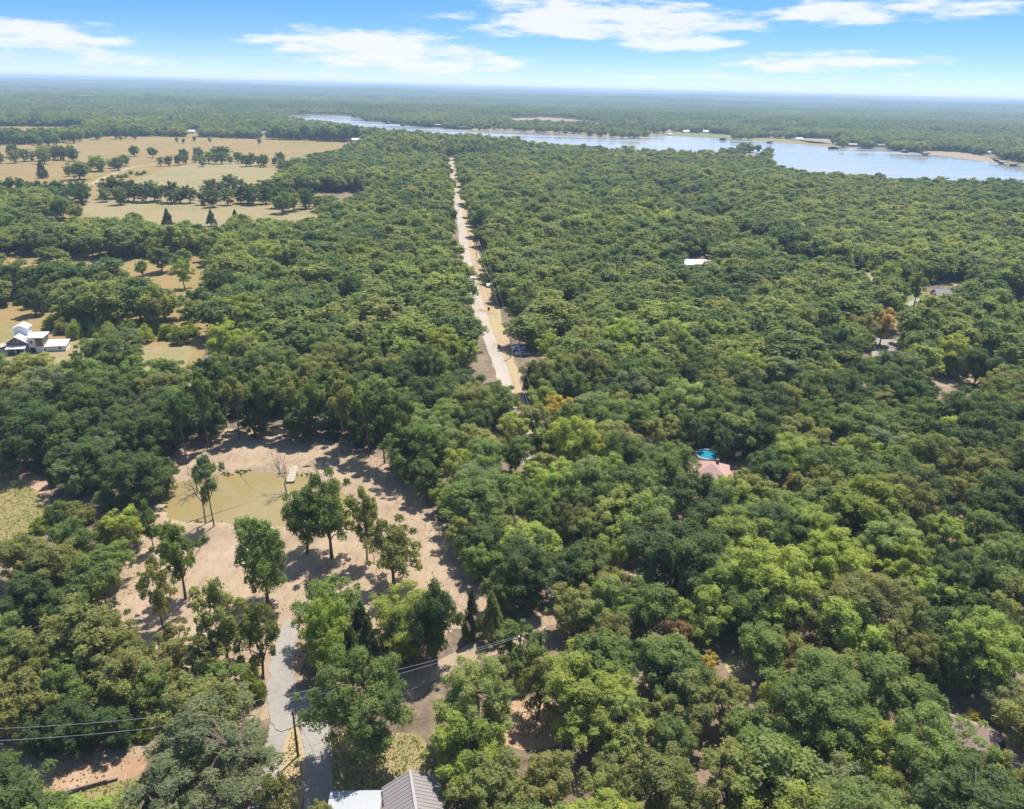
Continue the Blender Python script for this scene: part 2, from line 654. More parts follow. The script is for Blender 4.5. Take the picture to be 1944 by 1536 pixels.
# pastures and fields on the left
PASTURE = sheet('pasture', [(-700, 236), (0, 238), (160, 238), (260, 250), (420, 254), (600, 262), (694, 270), (692, 296), (640, 330), (606, 372),
                            (604, 412), (540, 436), (470, 470), (400, 500), (392, 560), (430, 600), (410, 640), (350, 715), (300, 740), (120, 730), (0, 700), (-420, 720), (-900, 500)], .02, M['pasture'])
sheet('weedy_field', [(150, 402), (180, 378), (330, 374), (480, 382), (600, 386), (602, 412), (520, 420), (400, 438), (320, 448), (262, 436), (210, 420)], .06, M['weedy'], jitter=1.0)
sheet('weedy_field', [(250, 345), (330, 318), (440, 306), (520, 322), (545, 345), (430, 362), (330, 366)], .06, M['weedy'], jitter=1.0)
sheet('weedy_field', [(60, 660), (150, 640), (290, 660), (360, 660), (330, 720), (240, 735), (120, 720)], .06, M['weedy'], jitter=.8)
strip('farm_track', [at(*p)[:2] for p in ((172, 350), (215, 330), (262, 316), (330, 308))], 4.5, .08, M['verge'], edge=.5)
strip('farm_track', [at(*p)[:2] for p in ((540, 301), (600, 298), (640, 296), (688, 300))], 5, .08, M['sand'], edge=.8)
strip('farm_track', [at(*p)[:2] for p in ((0, 278), (60, 276), (120, 268))], 4, .08, M['verge'], edge=.5)
sheet('weedy_field', [(-60, 620), (20, 615), (45, 640), (10, 690), (-60, 690)], .10, M['grass'], jitter=.6)
PASTURE2 = sheet('grass_patch', [(-200, 905), (0, 905), (58, 925), (84, 955), (70, 1005), (30, 1036), (-60, 1060), (-200, 1060)], .05, M['grass'], jitter=.25)
DIRTBANK = sheet('bare_bank', [(-120, 868), (0, 872), (70, 900), (95, 935), (80, 950), (55, 925), (0, 906), (-120, 906)], .03, M['red_dirt'], jitter=.3)
FARFIELD = [sheet('far_field', q, .5, M['pasture'], smooth=2) for q in (
    [(70, 186), (110, 180), (190, 181), (200, 184), (250, 191), (245, 195), (180, 191), (150, 187), (75, 189)],
    [(760, 166), (830, 166), (835, 168), (765, 168)], [(330, 189), (400, 190), (405, 192), (335, 191)])]
GREENFIELD = sheet('green_field', [(770, 276), (800, 273), (858, 276), (862, 284), (810, 285), (775, 282)], .06, M['lawn'], smooth=2)

# the lake
LAKE = sheet('lake', [(527, 219), (600, 218), (660, 220), (700, 228), (790, 240), (900, 248), (1000, 252), (1100, 258), (1200, 264), (1250, 258), (1357, 263),
                      (1464, 270), (1571, 279), (1678, 285), (1786, 296), (1944, 316), (2200, 340), (2400, 470), (2200, 410), (1944, 374), (1850, 366), (1700, 360), (1600, 354),
                      (1500, 344), (1466, 330), (1440, 312), (1466, 302), (1440, 291), (1400, 290), (1350, 306), (1250, 304), (1100, 292), (900, 276), (760, 262), (640, 246), (540, 230)],
             .35, M['lake'], smooth=3, jitter=2.0)
SHORE = sheet('shore_bank', [(890, 246), (935, 238), (962, 227), (1010, 223), (1070, 225), (1140, 233), (1240, 242), (1290, 249), (1292, 262), (1250, 265), (1200, 270), (1100, 265), (1000, 258), (930, 254)], .2, M['sand'], smooth=3)
SHORE2 = sheet('shore_lawn', [(1235, 258), (1270, 252), (1350, 254), (1400, 258), (1400, 264), (1357, 264), (1250, 260)], .25, M['lawn'], smooth=2)
SHORE3 = [sheet('shore_strip', q, .22, m, smooth=2) for q, m in (
    ([(1390, 263), (1460, 262), (1560, 270), (1600, 279), (1571, 280), (1464, 271)], M['grass']),
    ([(1440, 251), (1500, 252), (1490, 262), (1440, 258)], M['sand']), ([(1500, 262), (1570, 264), (1600, 272), (1540, 272)], M['sand']),
    ([(1740, 286), (1830, 290), (1900, 306), (1870, 308), (1786, 298)], M['sand']), ([(1275, 232), (1300, 232), (1302, 238), (1276, 238)], M['pasture']),
    ([(1880, 300), (1944, 310), (1960, 318), (1900, 312)], M['grass']))]
POINT = sheet('sandy_point', [(1398, 293), (1430, 291), (1456, 296), (1458, 303), (1430, 310), (1405, 312)], .45, M['sand'], smooth=2)

# roads
MAIN = [at(*p)[:2] for p in ((852, 300), (858, 330), (867, 380), (876, 430), (883, 480), (894, 520), (905, 570), (920, 620), (938, 665), (952, 705), (972, 770), (1000, 850), (1024, 960), (1048, 1090), (1062, 1160))]
CROSS = [at(*p)[:2] for p in ((-260, 1500), (0, 1448), (150, 1432), (330, 1400), (480, 1352), (560, 1336), (680, 1318), (780, 1292), (900, 1243), (1000, 1195), (1062, 1160), (1300, 1060))]
VERGE = [at(*p)[:2] for p in ((860, 300), (869, 350), (884, 430), (896, 490), (906, 520), (926, 575), (948, 640), (968, 700), (990, 780), (1012, 860))]
strip('road_verge', VERGE, [6, 6, 7, 7.5, 7.5, 7, 6.5, 5, 4, 3], .03, M['verge'], edge=.5)
ROAD_L = strip('road', MAIN, [4.5, 4.6, 4.8, 4.8, 4.4, 4.0, 3.6, 3.4, 3.4], .05, M['gravel_road'], edge=.15)
strip('side_track', [at(*p)[:2] for p in ((908, 588), (945, 597))], 3.4, .055, M['dirt'])
strip('side_track', [at(*p)[:2] for p in ((895, 536), (925, 541))], 3.6, .055, M['dirt'])
strip('side_track', [at(*p)[:2] for p in ((935, 655), (965, 656), (992, 662))], 3.4, .055, M['dirt'])
CROSS_L = strip('cross_road', CROSS, 4.3, .055, M['dirt'], edge=.25)

# the cleared lot: a height field with a raised bank round the pond
POND_PX = [(305, 945), (320, 925), (372, 905), (430, 900), (470, 896), (520, 898), (570, 902), (620, 915), (660, 940), (690, 965), (680, 985), (640, 1000), (570, 1004), (480, 998), (400, 992), (340, 992), (315, 975)]
POND = smooth_line([at(x, y, .35)[:2] for x, y in POND_PX] + [at(*POND_PX[0], .35)[:2]], 7)[:-1]
POND = POND + np.array([[.5 * math.sin(i * 1.7) + .35 * math.sin(i * .61), .4 * math.cos(i * 1.3)] for i in range(len(POND))])
CLEAR = poly([(300, 900), (345, 845), (420, 815), (560, 820), (650, 845), (720, 872), (780, 920), (820, 975), (865, 1030), (925, 1090), (960, 1130), (920, 1168), (850, 1200), (760, 1215), (680, 1205),
              (600, 1205), (575, 1215), (566, 1290), (505, 1330), (470, 1310), (380, 1310), (270, 1290), (200, 1240), (200, 1150), (225, 1080), (262, 1010), (285, 960)])


def build_clearing():
    lo, hi = CLEAR.min(0) - 4, CLEAR.max(0) + 4
    st = .8
    nx, ny = int((hi[0] - lo[0]) / st), int((hi[1] - lo[1]) / st)
    X, Y = np.meshgrid(lo[0] + np.arange(nx) * st, lo[1] + np.arange(ny) * st)
    P = np.c_[X.ravel(), Y.ravel()]
    inn = inside(P, CLEAR)
    edge = dist_line(P, np.vstack([CLEAR, CLEAR[:1]]))
    ip = inside(P, POND)
    dp = dist_line(P, np.vstack([POND, POND[:1]]))
    z = .10 + .05 * np.sin(P[:, 0] * .9) * np.sin(P[:, 1] * .7 + 1) + rng.normal(0, .02, len(P))
    bank = np.exp(-((dp - 1.6) / 2.4) ** 2) * .75
    z = np.where(ip, np.maximum(.08, .42 - dp * .35), z + bank)
    z = np.where(~ip & (dp < .8), .40 + .35 * dp, z)
    z *= np.clip(edge / 2.0, .2, 1)
    z = np.maximum(z, .02)
    keep = (inn | (edge < .9)).reshape(ny, nx)
    idx = np.arange(nx * ny).reshape(ny, nx)
    F = []
    k4 = keep[:-1, :-1] & keep[1:, :-1] & keep[:-1, 1:] & keep[1:, 1:]
    ii, jj = np.nonzero(k4)
    F = np.stack([idx[ii, jj], idx[ii, jj + 1], idx[ii + 1, jj + 1], idx[ii + 1, jj]], 1)
    used = np.unique(F)
    mp = np.full(nx * ny, -1)
    mp[used] = np.arange(len(used))
    o = obj('cleared_lot', np_mesh('cleared_lot', np.c_[P, z][used], mp[F], (M['dirt'],), smooth=True))
    tag(o, kind='structure')


build_clearing()
c_ = POND.mean(0)
_n = len(POND)
pond = obj('pond', np_mesh('pond', np.r_[[(0, 0, 0)], np.c_[POND * 1.0 - c_, np.zeros(_n)] * 1.01], [(0, 1 + i, 1 + (i + 1) % _n) for i in range(_n)], (M['pond'],)), loc=(c_[0], c_[1], .36))
tag(pond, kind='structure')



def litter(name, label, P, z, size, tint, seed, upright=.2, cat='litter'):
    g = np.random.default_rng(seed)
    n = len(P)
    V, F, v = leaves(np.c_[P, np.full(n, z)], np.full(n, size * .3), n * 5, size, g, flat=.4, down=-.1, jit=.4 + upright * 3, up=1.2 - upright, shell=(.2, 1.6))
    V[:, 2] = np.maximum(V[:, 2], z - .02)
    o = obj(name, np_mesh(name, V, F, (M['leaf'],), v))
    o.color = (*tint, 1)
    tag(o, label, cat, kind='stuff')


def build_litter():
    g = np.random.default_rng(77)
    lo, hi = CLEAR.min(0), CLEAR.max(0)
    Q = g.uniform(lo, hi, (26000, 2))
    Q = Q[inside(Q, CLEAR) & ~inside(Q, POND)]
    e = dist_line(Q, np.vstack([CLEAR, CLEAR[:1]]))
    dpn = dist_line(Q, np.vstack([POND, POND[:1]]))
    patch = np.sin(Q[:, 0] * .31 + 1) * np.sin(Q[:, 1] * .23 + Q[:, 0] * .1) + .6 * np.sin(Q[:, 0] * .9) * np.sin(Q[:, 1] * .8)
    back = Q[:, 1] > c_[1] + 8
    w = np.exp(-e / 4.0) * .7 + .05 * (patch > .35) + .22 * back * (patch > -.1) + .01
    keep = (g.random(len(Q)) < w) & (dist_line(Q, DRIVE) > 2.3)
    A = Q[keep]
    k = g.random(len(A))
    litter('leaf_litter', 'brown fallen leaves strewn over the cleared lot', A[k < .6], .16, .10, (.20, .135, .085), 1)
    litter('dry_grass', 'dry grass tufts along the edges of the cleared lot', A[(k >= .6) & (k < .85)], .16, .11, (.36, .29, .16), 2, .5, 'grass')
    litter('low_weeds', 'green weeds sprouting along the edges of the cleared lot', A[(k >= .85) & (dist_line(A, np.vstack([CLEAR, CLEAR[:1]])) < 3.5)], .16, .16, (.24, .26, .09), 3, .6, 'weeds')
    i = g.integers(0, len(POND), 500)
    S_ = POND[i] + (POND[i] - c_) / np.linalg.norm(POND[i] - c_, axis=1)[:, None] * g.normal(.25, .35, 500)[:, None] + g.normal(0, .3, (500, 2))
    S_ = S_[np.sin(i * .33) + .5 * np.sin(i * .9) > .1]
    # tufts on the yards and grass near the drive fork and at the left
    T_ = []
    for pg, nn in (([(640, 1400), (760, 1390), (830, 1420), (840, 1470), (720, 1500), (630, 1500), (625, 1430)], 900), ([(552, 1392), (566, 1390), (575, 1470), (566, 1540), (540, 1550), (536, 1470)], 260),
                   ([(120, 1514), (240, 1480), (330, 1472), (340, 1560), (100, 1570)], 700), ([(0, 905), (58, 925), (80, 955), (66, 1005), (30, 1034), (0, 1040)], 900),
                   ([(30, 1425), (240, 1405), (280, 1440), (120, 1508), (0, 1510)], 350), ([(990, 1345), (1055, 1345), (1060, 1400), (985, 1400)], 200)):
        pw = poly(pg)
        q = g.uniform(pw.min(0), pw.max(0), (nn * 3, 2))
        T_.append(q[inside(q, pw)][:nn])
    T_ = np.concatenate(T_)
    kk = g.random(len(T_))
    litter('yard_grass', 'short dry grass and weeds on the yards near the drive', T_[kk < .55], .1, .11, (.36, .30, .15), 5, .5, 'grass')
    litter('yard_weeds', 'green weeds dotted over the yards and the left grass', T_[kk >= .55], .1, .13, (.22, .25, .08), 6, .6, 'weeds')
    litter('pond_reeds', 'olive reeds and weeds fringing the muddy pond', S_, .5, .28, (.17, .18, .06), 4, .9, 'reeds')


DRIVE = np.array([at(*p)[:2] for p in ((548, 1190), (540, 1240), (533, 1290), (535, 1345))])
LATE = [build_litter]

# driveways at the fork
strip('driveway', [at(*p)[:2] for p in ((552, 1178), (548, 1200), (540, 1240), (533, 1290), (538, 1340), (552, 1384))], [1.2, 2.6, 3.1, 3.6, 4.4, 3.0], .16, M['concrete'], edge=.2)
strip('driveway', [at(*p)[:2] for p in ((560, 1320), (590, 1360), (602, 1410), (604, 1470), (606, 1540), (606, 1640))], [3.6, 3.6, 3.6, 3.6, 3.6, 3.6], .075, M['concrete'], edge=.05)
strip('driveway', [at(*p)[:2] for p in ((545, 1345), (530, 1385), (522, 1430), (515, 1480), (480, 1560))], [3.4, 2.8, 2.7, 2.7, 2.7], .07, M['concrete'], edge=.05)
sheet('drive_island', [(552, 1385), (566, 1382), (576, 1420), (578, 1470), (570, 1540), (540, 1560), (534, 1470), (540, 1410)], .085, M['verge'], smooth=3)
sheet('yard', [(640, 1400), (760, 1390), (830, 1420), (840, 1470), (720, 1500), (630, 1500), (625, 1430)], .03, M['weedy'], smooth=3, jitter=.3)
sheet('yard', [(960, 1330), (1060, 1320), (1080, 1400), (1060, 1420), (960, 1420), (930, 1370)], .03, M['red_dirt'], smooth=3, jitter=.3)
sheet('yard', [(-100, 1420), (100, 1412), (240, 1400), (280, 1440), (250, 1480), (120, 1510), (-100, 1536)], .03, M['red_dirt'], smooth=3, jitter=.3)
sheet('grass_patch', [(120, 1512), (180, 1494), (240, 1478), (330, 1470), (340, 1560), (100, 1570)], .05, M['grass'], smooth=2, jitter=.2)
sheet('yard', [(1290, 880), (1340, 850), (1440, 850), (1480, 890), (1450, 925), (1320, 920)], .03, M['red_dirt'], smooth=3, jitter=.4)
sheet('gravel_lot', [(1648, 640), (1700, 636), (1712, 655), (1700, 682), (1655, 682)], .04, M['concrete'], smooth=3, jitter=.4)
sheet('gravel_lot', [(1765, 700), (1830, 700), (1850, 720), (1880, 740), (1830, 745), (1770, 725)], .04, M['sand'], smooth=3, jitter=.4)
sheet('yard', [(1755, 498), (1860, 500), (1900, 515), (1870, 545), (1790, 540), (1740, 515)], .04, M['verge'], smooth=3, jitter=.4)
sheet('lawn', [(1710, 540), (1738, 540), (1756, 560), (1750, 585), (1712, 596), (1700, 570)], .05, M['lawn'], smooth=3, jitter=.2)
sheet('lawn', [(1930, 560), (1990, 555), (1990, 600), (1935, 590)], .05, M['lawn'], smooth=3, jitter=.2)
strip('garden_path', [at(*p)[:2] for p in ((1704, 596), (1725, 580), (1744, 566))], 2.6, .07, M['concrete'])
sheet('yard', [(1600, 1010), (1650, 1000), (1668, 1050), (1650, 1085), (1620, 1070)], .03, M['red_dirt'], smooth=3, jitter=.4)
sheet('yard', [(1380, 1250), (1460, 1240), (1500, 1270), (1480, 1290), (1390, 1285)], .03, M['verge'], smooth=3, jitter=.4)


# ------------------------------------------------------------------ trees
def leaves(C, Rr, n, size, g, flat=.85, down=-.55, jit=.55, up=.6, shell=(.72, 1.05)):
    w = Rr ** 2
    k = g.choice(len(C), n, p=w / w.sum())
    d = g.normal(size=(n, 3))
    d /= np.linalg.norm(d, axis=1)[:, None]
    bad = d[:, 2] < down
    d[bad, 2] *= -1
    rr = g.uniform(shell[0], shell[1], n)
    rr *= np.where(g.random(n) < .12, 1 + .28 * np.abs(g.normal(size=n)), 1)      # sprigs that stand out of the clump
    # lumpy surface on every leaf clump
    lump = 1 + .30 * np.sin(d[:, 0] * 5 + k) * np.sin(d[:, 1] * 5 + 2 * k) + .16 * np.sin(d[:, 2] * 9 + k * 3)
    P = C[k] + d * (Rr[k] * rr * lump)[:, None] * np.array([1, 1, flat])
    N = d + g.normal(0, jit, (n, 3)) + np.array([0, 0, up])
    N /= np.linalg.norm(N, axis=1)[:, None]
    a = g.normal(size=(n, 3))
    U = np.cross(N, a)
    U /= np.linalg.norm(U, axis=1)[:, None] + 1e-9
    W = np.cross(N, U)
    s = size * g.uniform(.6, 1.35, n)
    L, B = U * s[:, None], W * (s * g.uniform(.45, .8, n))[:, None]
    bend = N * (s * g.uniform(-.25, .25, n))[:, None]
    V = np.stack([P - L, P + B + bend, P + L, P - B + bend], 1).reshape(-1, 3)
    F = np.arange(4 * n).reshape(n, 4)
    # neighbouring sprays of one clump share part of their shade
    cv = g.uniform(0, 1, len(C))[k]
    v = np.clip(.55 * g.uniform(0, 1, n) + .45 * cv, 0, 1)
    return V, F, v


def limbs(C, g, fork, trunk_r, main=11, sides=5, lean=(0, 0), twig=.03, flare=1.5):
    mb = MB()
    top = np.array([lean[0], lean[1], fork])
    mb.tube([(0, 0, -.25), (lean[0] * .08, lean[1] * .08, .5), (lean[0] * .5, lean[1] * .5, fork * .5), top], [trunk_r * flare, trunk_r * 1.1, trunk_r * .92, trunk_r * .75], 7)
    order = g.permutation(len(C))
    mids = []
    for q, i in enumerate(order):
        c = C[i]
        if q < main:
            s = top - np.array([0, 0, g.uniform(0, fork * .25)])
            mid = s * .45 + c * .55 + np.array([0, 0, .6]) + g.normal(0, .25, 3)
            r0 = trunk_r * g.uniform(.38, .6)
            mb.tube([s, s * .7 + mid * .3 + np.array([0, 0, .3]), mid, c], [r0, r0 * .8, r0 * .5, r0 * .2], sides, False)
            mids.append(mid)
            mids.append(mid * .5 + c * .5)
        else:
            mm = np.array(mids)
            s = mm[np.argmin(np.linalg.norm(mm - c, axis=1))]
            mid = (s + c) / 2 + g.normal(0, .2, 3)
            mb.tube([s, mid, c], [twig * 2.2, twig * 1.5, twig * .7], 4, False)
    return mb


def crown_blobs(g, n, rx, zc, rz, rmin, rmax, inner=.45, low=.35):
    C = []
    while len(C) < n:
        d = g.normal(size=3)
        d /= np.linalg.norm(d)
        if d[2] < -.1 and g.random() > low:
            continue
        q = g.uniform(inner, .98)
        C.append((d[0] * rx * q, d[1] * rx * q, zc + d[2] * rz * q))
    C = np.array(C)
    qq = np.linalg.norm((C - np.array([0, 0, zc])) / np.array([rx, rx, rz]), axis=1)
    Rr = g.uniform(rmin, rmax, n) * (1.32 - .62 * qq)      # smaller clumps towards the outline
    return C, Rr


PROTO = {}     # kind -> list of (trunk mesh, crown mesh)


def add_proto(kind, mb, V, F, v, bark='bark', leafmat='leaf'):
    tm = mb.mesh('trunk', M[bark])
    cm = np_mesh('crown', V, F, (M[leafmat],), v)
    PROTO.setdefault(kind, []).append((tm, cm))


def gen_oak(seed, nb=44, leaf_n=15000, size=.23, rx=5.0, rmin=1.0, rmax=1.75, zc=7.4, rz=4.5, fork=3.2, low=.35, kind='oak', inner=.45, tr=.34, jit=.55):
    g = np.random.default_rng(seed)
    C, Rr = crown_blobs(g, nb, rx, zc, rz, rmin, rmax, inner, low)
    # uneven outline: squash the crown differently to each side
    ph = g.uniform(0, 6.28, 3)
    a = np.arctan2(C[:, 1], C[:, 0])
    k = 1 + .13 * np.sin(a * 2 + ph[0]) + .10 * np.sin(a * 3 + ph[1])
    C[:, :2] *= k[:, None]
    C[:, 2] += .5 * np.sin(a + ph[2])
    mb = limbs(C, g, fork, tr, lean=tuple(g.normal(0, .25, 2)))
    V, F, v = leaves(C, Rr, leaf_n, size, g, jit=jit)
    add_proto(kind, mb, V, F, v)


for s_ in range(6):
    gen_oak(100 + s_, nb=54 + 6 * s_, leaf_n=23000, size=.165, rmin=.6, rmax=1.6, zc=6.6, rz=5.2 + .15 * (s_ % 3), fork=2.6, low=.6)
for s_ in range(4):     # finer, fuller crowns
    gen_oak(200 + s_, nb=66, leaf_n=26000, size=.145, rmin=.5, rmax=1.3, zc=6.2, rz=5.7, fork=2.0, low=.8, kind='elm', jit=.7)
for s_ in range(4):     # open lawn trees whose limbs show
    gen_oak(300 + s_, nb=40 + 3 * s_, leaf_n=12000, size=.165, rmin=.5, rmax=1.15, zc=6.7, rz=5.0, fork=3.2, low=.75, kind='open', inner=.35, tr=.26, jit=.8)
for s_ in range(3):     # tall edge trees, bare below
    gen_oak(400 + s_, nb=24, leaf_n=9000, size=.19, rx=4.2, rmin=.8, rmax=1.35, zc=8.7, rz=3.3, fork=6.0, low=.45, kind='slender', tr=.2)
for s_ in range(2):     # the largest crowns carry more and relatively smaller sprays
    gen_oak(550 + s_, nb=120, leaf_n=48000, size=.105, rmin=.45, rmax=1.15, zc=6.5, rz=5.4, fork=2.4, low=.65, kind='oak_big')
    gen_oak(560 + s_, nb=140, leaf_n=50000, size=.095, rmin=.4, rmax=1.0, zc=6.2, rz=5.7, fork=2.0, low=.8, kind='elm_big', jit=.7)
for s_ in range(2):     # wide spreading grey-green crown
    gen_oak(500 + s_, nb=150, leaf_n=52000, size=.085, rmin=.4, rmax=.8, zc=6.2, rz=5.4, fork=2.2, low=.9, kind='spread', tr=.45, jit=.75)


def gen_cedar(seed, slim=1.0):
    g = np.random.default_rng(seed)
    n = 120
    z = g.uniform(.06, 1, n) ** .9
    rad = (1 - z) ** .75 * 4.4 * g.uniform(.45, .95, n)
    a = g.uniform(0, 6.28, n)
    C = np.c_[rad * np.cos(a), rad * np.sin(a), z * 11.2 + .3]
    Rr = .35 + .75 * (1 - z) * g.uniform(.7, 1.2, n)
    mb = MB()
    mb.tube([(0, 0, -.25), (0, 0, 4), (0, 0, 11)], [.3, .2, .04], 6)
    for i in range(0, n, 6):
        mb.tube([(0, 0, max(.4, C[i, 2] - .8)), tuple(C[i])], [.06, .02], 4, False)
    V, F, v = leaves(C, Rr, 11000, .2, g, flat=1.25, down=-.9, jit=.5, up=.35)
    add_proto('cedar', mb, V, F, v)


for s_ in range(3):
    gen_cedar(600 + s_)


def gen_shrub(seed):
    g = np.random.default_rng(seed)
    n = 34
    d = g.normal(size=(n, 3)); d[:, 2] = np.abs(d[:, 2]); d /= np.linalg.norm(d, axis=1)[:, None]
    q = g.uniform(.4, .85, n)
    C = np.c_[d[:, 0] * 4.6 * q, d[:, 1] * 4.6 * q, .9 + d[:, 2] * 6.6 * q]
    Rr = g.uniform(.8, 1.6, n)
    mb = MB()
    for i in range(9):
        mb.tube([(g.normal(0, .3), g.normal(0, .3), -.2), tuple(C[i] * .5 + np.array([0, 0, .3])), tuple(C[i])], [.16, .1, .03], 5, False)
    V, F, v = leaves(C, Rr, 9000, .22, g, jit=.7, down=-.8, up=.35)
    add_proto('shrub', mb, V, F, v)


for s_ in range(3):
    gen_shrub(700 + s_)


def gen_bare(seed, leafy=0):
    """grey branches only, dividing four times"""
    g = np.random.default_rng(seed)
    mb, tw = MB(), MB()
    tips = []

    def grow(p, d, ln, r, lev):
        q = p + d * ln
        mid = (p + q) / 2 + g.normal(0, ln * .07, 3)
        (mb if lev < 1 else tw).tube([p, mid, q], [r, r * .82, r * .62], 6 if lev < 2 else 4, False)
        if lev == 4:
            tips.append(q)
            return
        for _ in range(3 if lev else 4):
            e = d + g.normal(0, .42, 3) + np.array([0, 0, .12])
            e /= np.linalg.norm(e)
            grow(q if lev == 0 or g.random() < .6 else mid, e, ln * g.uniform(.55, .78), r * .55, lev + 1)

    grow(np.array([0, 0, -.25]), np.array([.05, .0, 1.0]), 4.6, .24, 0)
    tm = mb.mesh('trunk', M['dead_bark'])
    cm = tw.mesh('branches', M['dead_bark'])
    PROTO.setdefault('bare', []).append((tm, cm))


for s_ in range(3):
    gen_bare(800 + s_)

# simpler trees for the mass of the woods and canopy patches for the far woods
MASS_COL = bpy.data.collections.new('woods_sources')
FAR_COL = bpy.data.collections.new('far_woods_sources')
PINE_COL = bpy.data.collections.new('pine_sources')


def src(col, name, V, F, v, mat):
    o = bpy.data.objects.new(name, np_mesh(name, V, F, (M[mat],), v))
    col.objects.link(o)


def joined_tree(g, nb, rx, zc, rz, rmin, rmax, ln, size, fork, low=.3):
    C, Rr = crown_blobs(g, nb, rx, zc, rz, rmin, rmax, .4, low)
    return leaves(C, Rr, ln, size, g)


for s_ in range(7):
    g_ = np.random.default_rng(900 + s_)
    V_, F_, v_ = joined_tree(g_, 28 + s_, 5.0, 6.4, 5.2, 1.2, 2.0, 6000, .33, 3)
    tv, tf = tube(np.array([(0, 0, -.2), (0, 0, 3.2), (.2, .1, 6)]), [.3, .22, .1], 5)
    tf = np.array([f if len(f) == 4 else (f[0], f[1], f[2], f[3]) for f in tf])
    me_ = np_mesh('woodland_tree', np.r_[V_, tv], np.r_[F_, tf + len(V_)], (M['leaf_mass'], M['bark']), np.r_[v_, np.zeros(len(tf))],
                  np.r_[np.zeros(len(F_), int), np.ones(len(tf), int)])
    o_ = bpy.data.objects.new('woodland_tree', me_)
    MASS_COL.objects.link(o_)


def canopy_patch(seed, size=60.0, trees=52):
    g = np.random.default_rng(seed)
    Vs, Fs, vs, nv = [], [], [], 0
    k = int(math.sqrt(trees))
    st = size / k
    for i in range(k):
        for j in range(k):
            x = (i + .5) * st - size / 2 + g.normal(0, st * .22)
            y = (j + .5) * st - size / 2 + g.normal(0, st * .22)
            h, r = g.uniform(8.5, 13.5), g.uniform(3.6, 5.6)
            C, Rr = crown_blobs(g, 7, r, h * .62, h * .36, 1.7, 2.6, .3, .5)
            V, F, v = leaves(C, Rr, 95, 1.15, g, jit=.4)
            tone = g.uniform(0, 1)
            Vs.append(V + np.array([x, y, 0])); Fs.append(F + nv); vs.append(.5 * v + .5 * tone)
            nv += len(V)
    return np.concatenate(Vs), np.concatenate(Fs), np.concatenate(vs)


for s_ in range(4):
    src(FAR_COL, 'canopy_patch', *canopy_patch(950 + s_), 'leaf_far')


def scatter(name, P, scl, rot, col, ncol, label, cat):
    """one object that carries the countless trees of a wood"""
    me = bpy.data.meshes.new(name)
    n = len(P)
    me.vertices.add(n)
    me.vertices.foreach_set('co', np.asarray(P, np.float32).ravel())
    a = me.attributes.new('scl', 'FLOAT_VECTOR', 'POINT'); a.data.foreach_set('vector', np.asarray(scl, np.float32).ravel())
    a = me.attributes.new('rot', 'FLOAT_VECTOR', 'POINT'); a.data.foreach_set('vector', np.asarray(np.c_[np.zeros(n), np.zeros(n), rot], np.float32).ravel())
    a = me.attributes.new('pick', 'INT', 'POINT'); a.data.foreach_set('value', rng.integers(0, ncol, n).astype(np.int32))
    me.update()
    o = obj(name, me)
    tag(o, label, cat, kind='stuff')
    ng = bpy.data.node_groups.new(name, 'GeometryNodeTree')
    ng.interface.new_socket('Geometry', in_out='INPUT', socket_type='NodeSocketGeometry')
    ng.interface.new_socket('Geometry', in_out='OUTPUT', socket_type='NodeSocketGeometry')
    N = ng.nodes
    gi, go = N.new('NodeGroupInput'), N.new('NodeGroupOutput')
    ci = N.new('GeometryNodeCollectionInfo')
    ci.inputs['Collection'].default_value = col
    ci.inputs['Separate Children'].default_value = True
    ci.inputs['Reset Children'].default_value = True
    ip = N.new('GeometryNodeInstanceOnPoints')
    ip.inputs['Pick Instance'].default_value = True
    for nm, typ, sk in (('scl', 'FLOAT_VECTOR', 'Scale'), ('rot', 'FLOAT_VECTOR', 'Rotation'), ('pick', 'INT', 'Instance Index')):
        na = N.new('GeometryNodeInputNamedAttribute')
        na.data_type = typ
        na.inputs['Name'].default_value = nm
        ng.links.new(na.outputs['Attribute'], ip.inputs[sk])
    ng.links.new(gi.outputs[0], ip.inputs['Points'])
    ng.links.new(ci.outputs[0], ip.inputs['Instance'])
    ng.links.new(ip.outputs[0], go.inputs[0])
    md = o.modifiers.new('woods', 'NODES')
    md.node_group = ng
    return o


for f_ in LATE:
    f_()

# ---- explicit trees of the photograph: crowns by centre px / width px, or by base px / top px
TREES = []   # dicts: x, y, d, h, kind, tint


def crown_at(cx, cy, w, tint, kind='oak', h=None, ratio=None):
    hh = h or 11.0
    for _ in range(3):
        zc = hh * .60
        p = at(cx, cy, zc)
        d = w * proj(p)[2][0] / FPX
        if h is None:
            hh = {'oak': min(max(.74 * d + 2.6, 4.5), 15), 'elm': min(max(.8 * d + 2.0, 4), 15), 'open': 1.3 * d, 'slender': 14, 'cedar': 1.3 * d,
                  'shrub': .72 * d, 'spread': .62 * d, 'bare': 1.2 * d}[kind] if ratio is None else ratio * d
    TREES.append(dict(x=p[0], y=p[1], d=d, h=hh, kind=kind, tint=tint, fixed=True))


def base_at(bx, by, ty, w, tint, kind='open', rz=None):
    p = at(bx, by, 0)
    lo, hi = .5, 40.
    for _ in range(40):
        m = (lo + hi) / 2
        if proj((p[0], p[1], m))[1][0] > ty:
            lo = m
        else:
            hi = m
    d = w * proj((p[0], p[1], lo * .6))[2][0] / FPX * (1.22 if kind == 'open' else 1.0)
    TREES.append(dict(x=p[0], y=p[1], d=d, h=lo * .97, kind=kind, tint=tint, fixed=True, rz=rz))


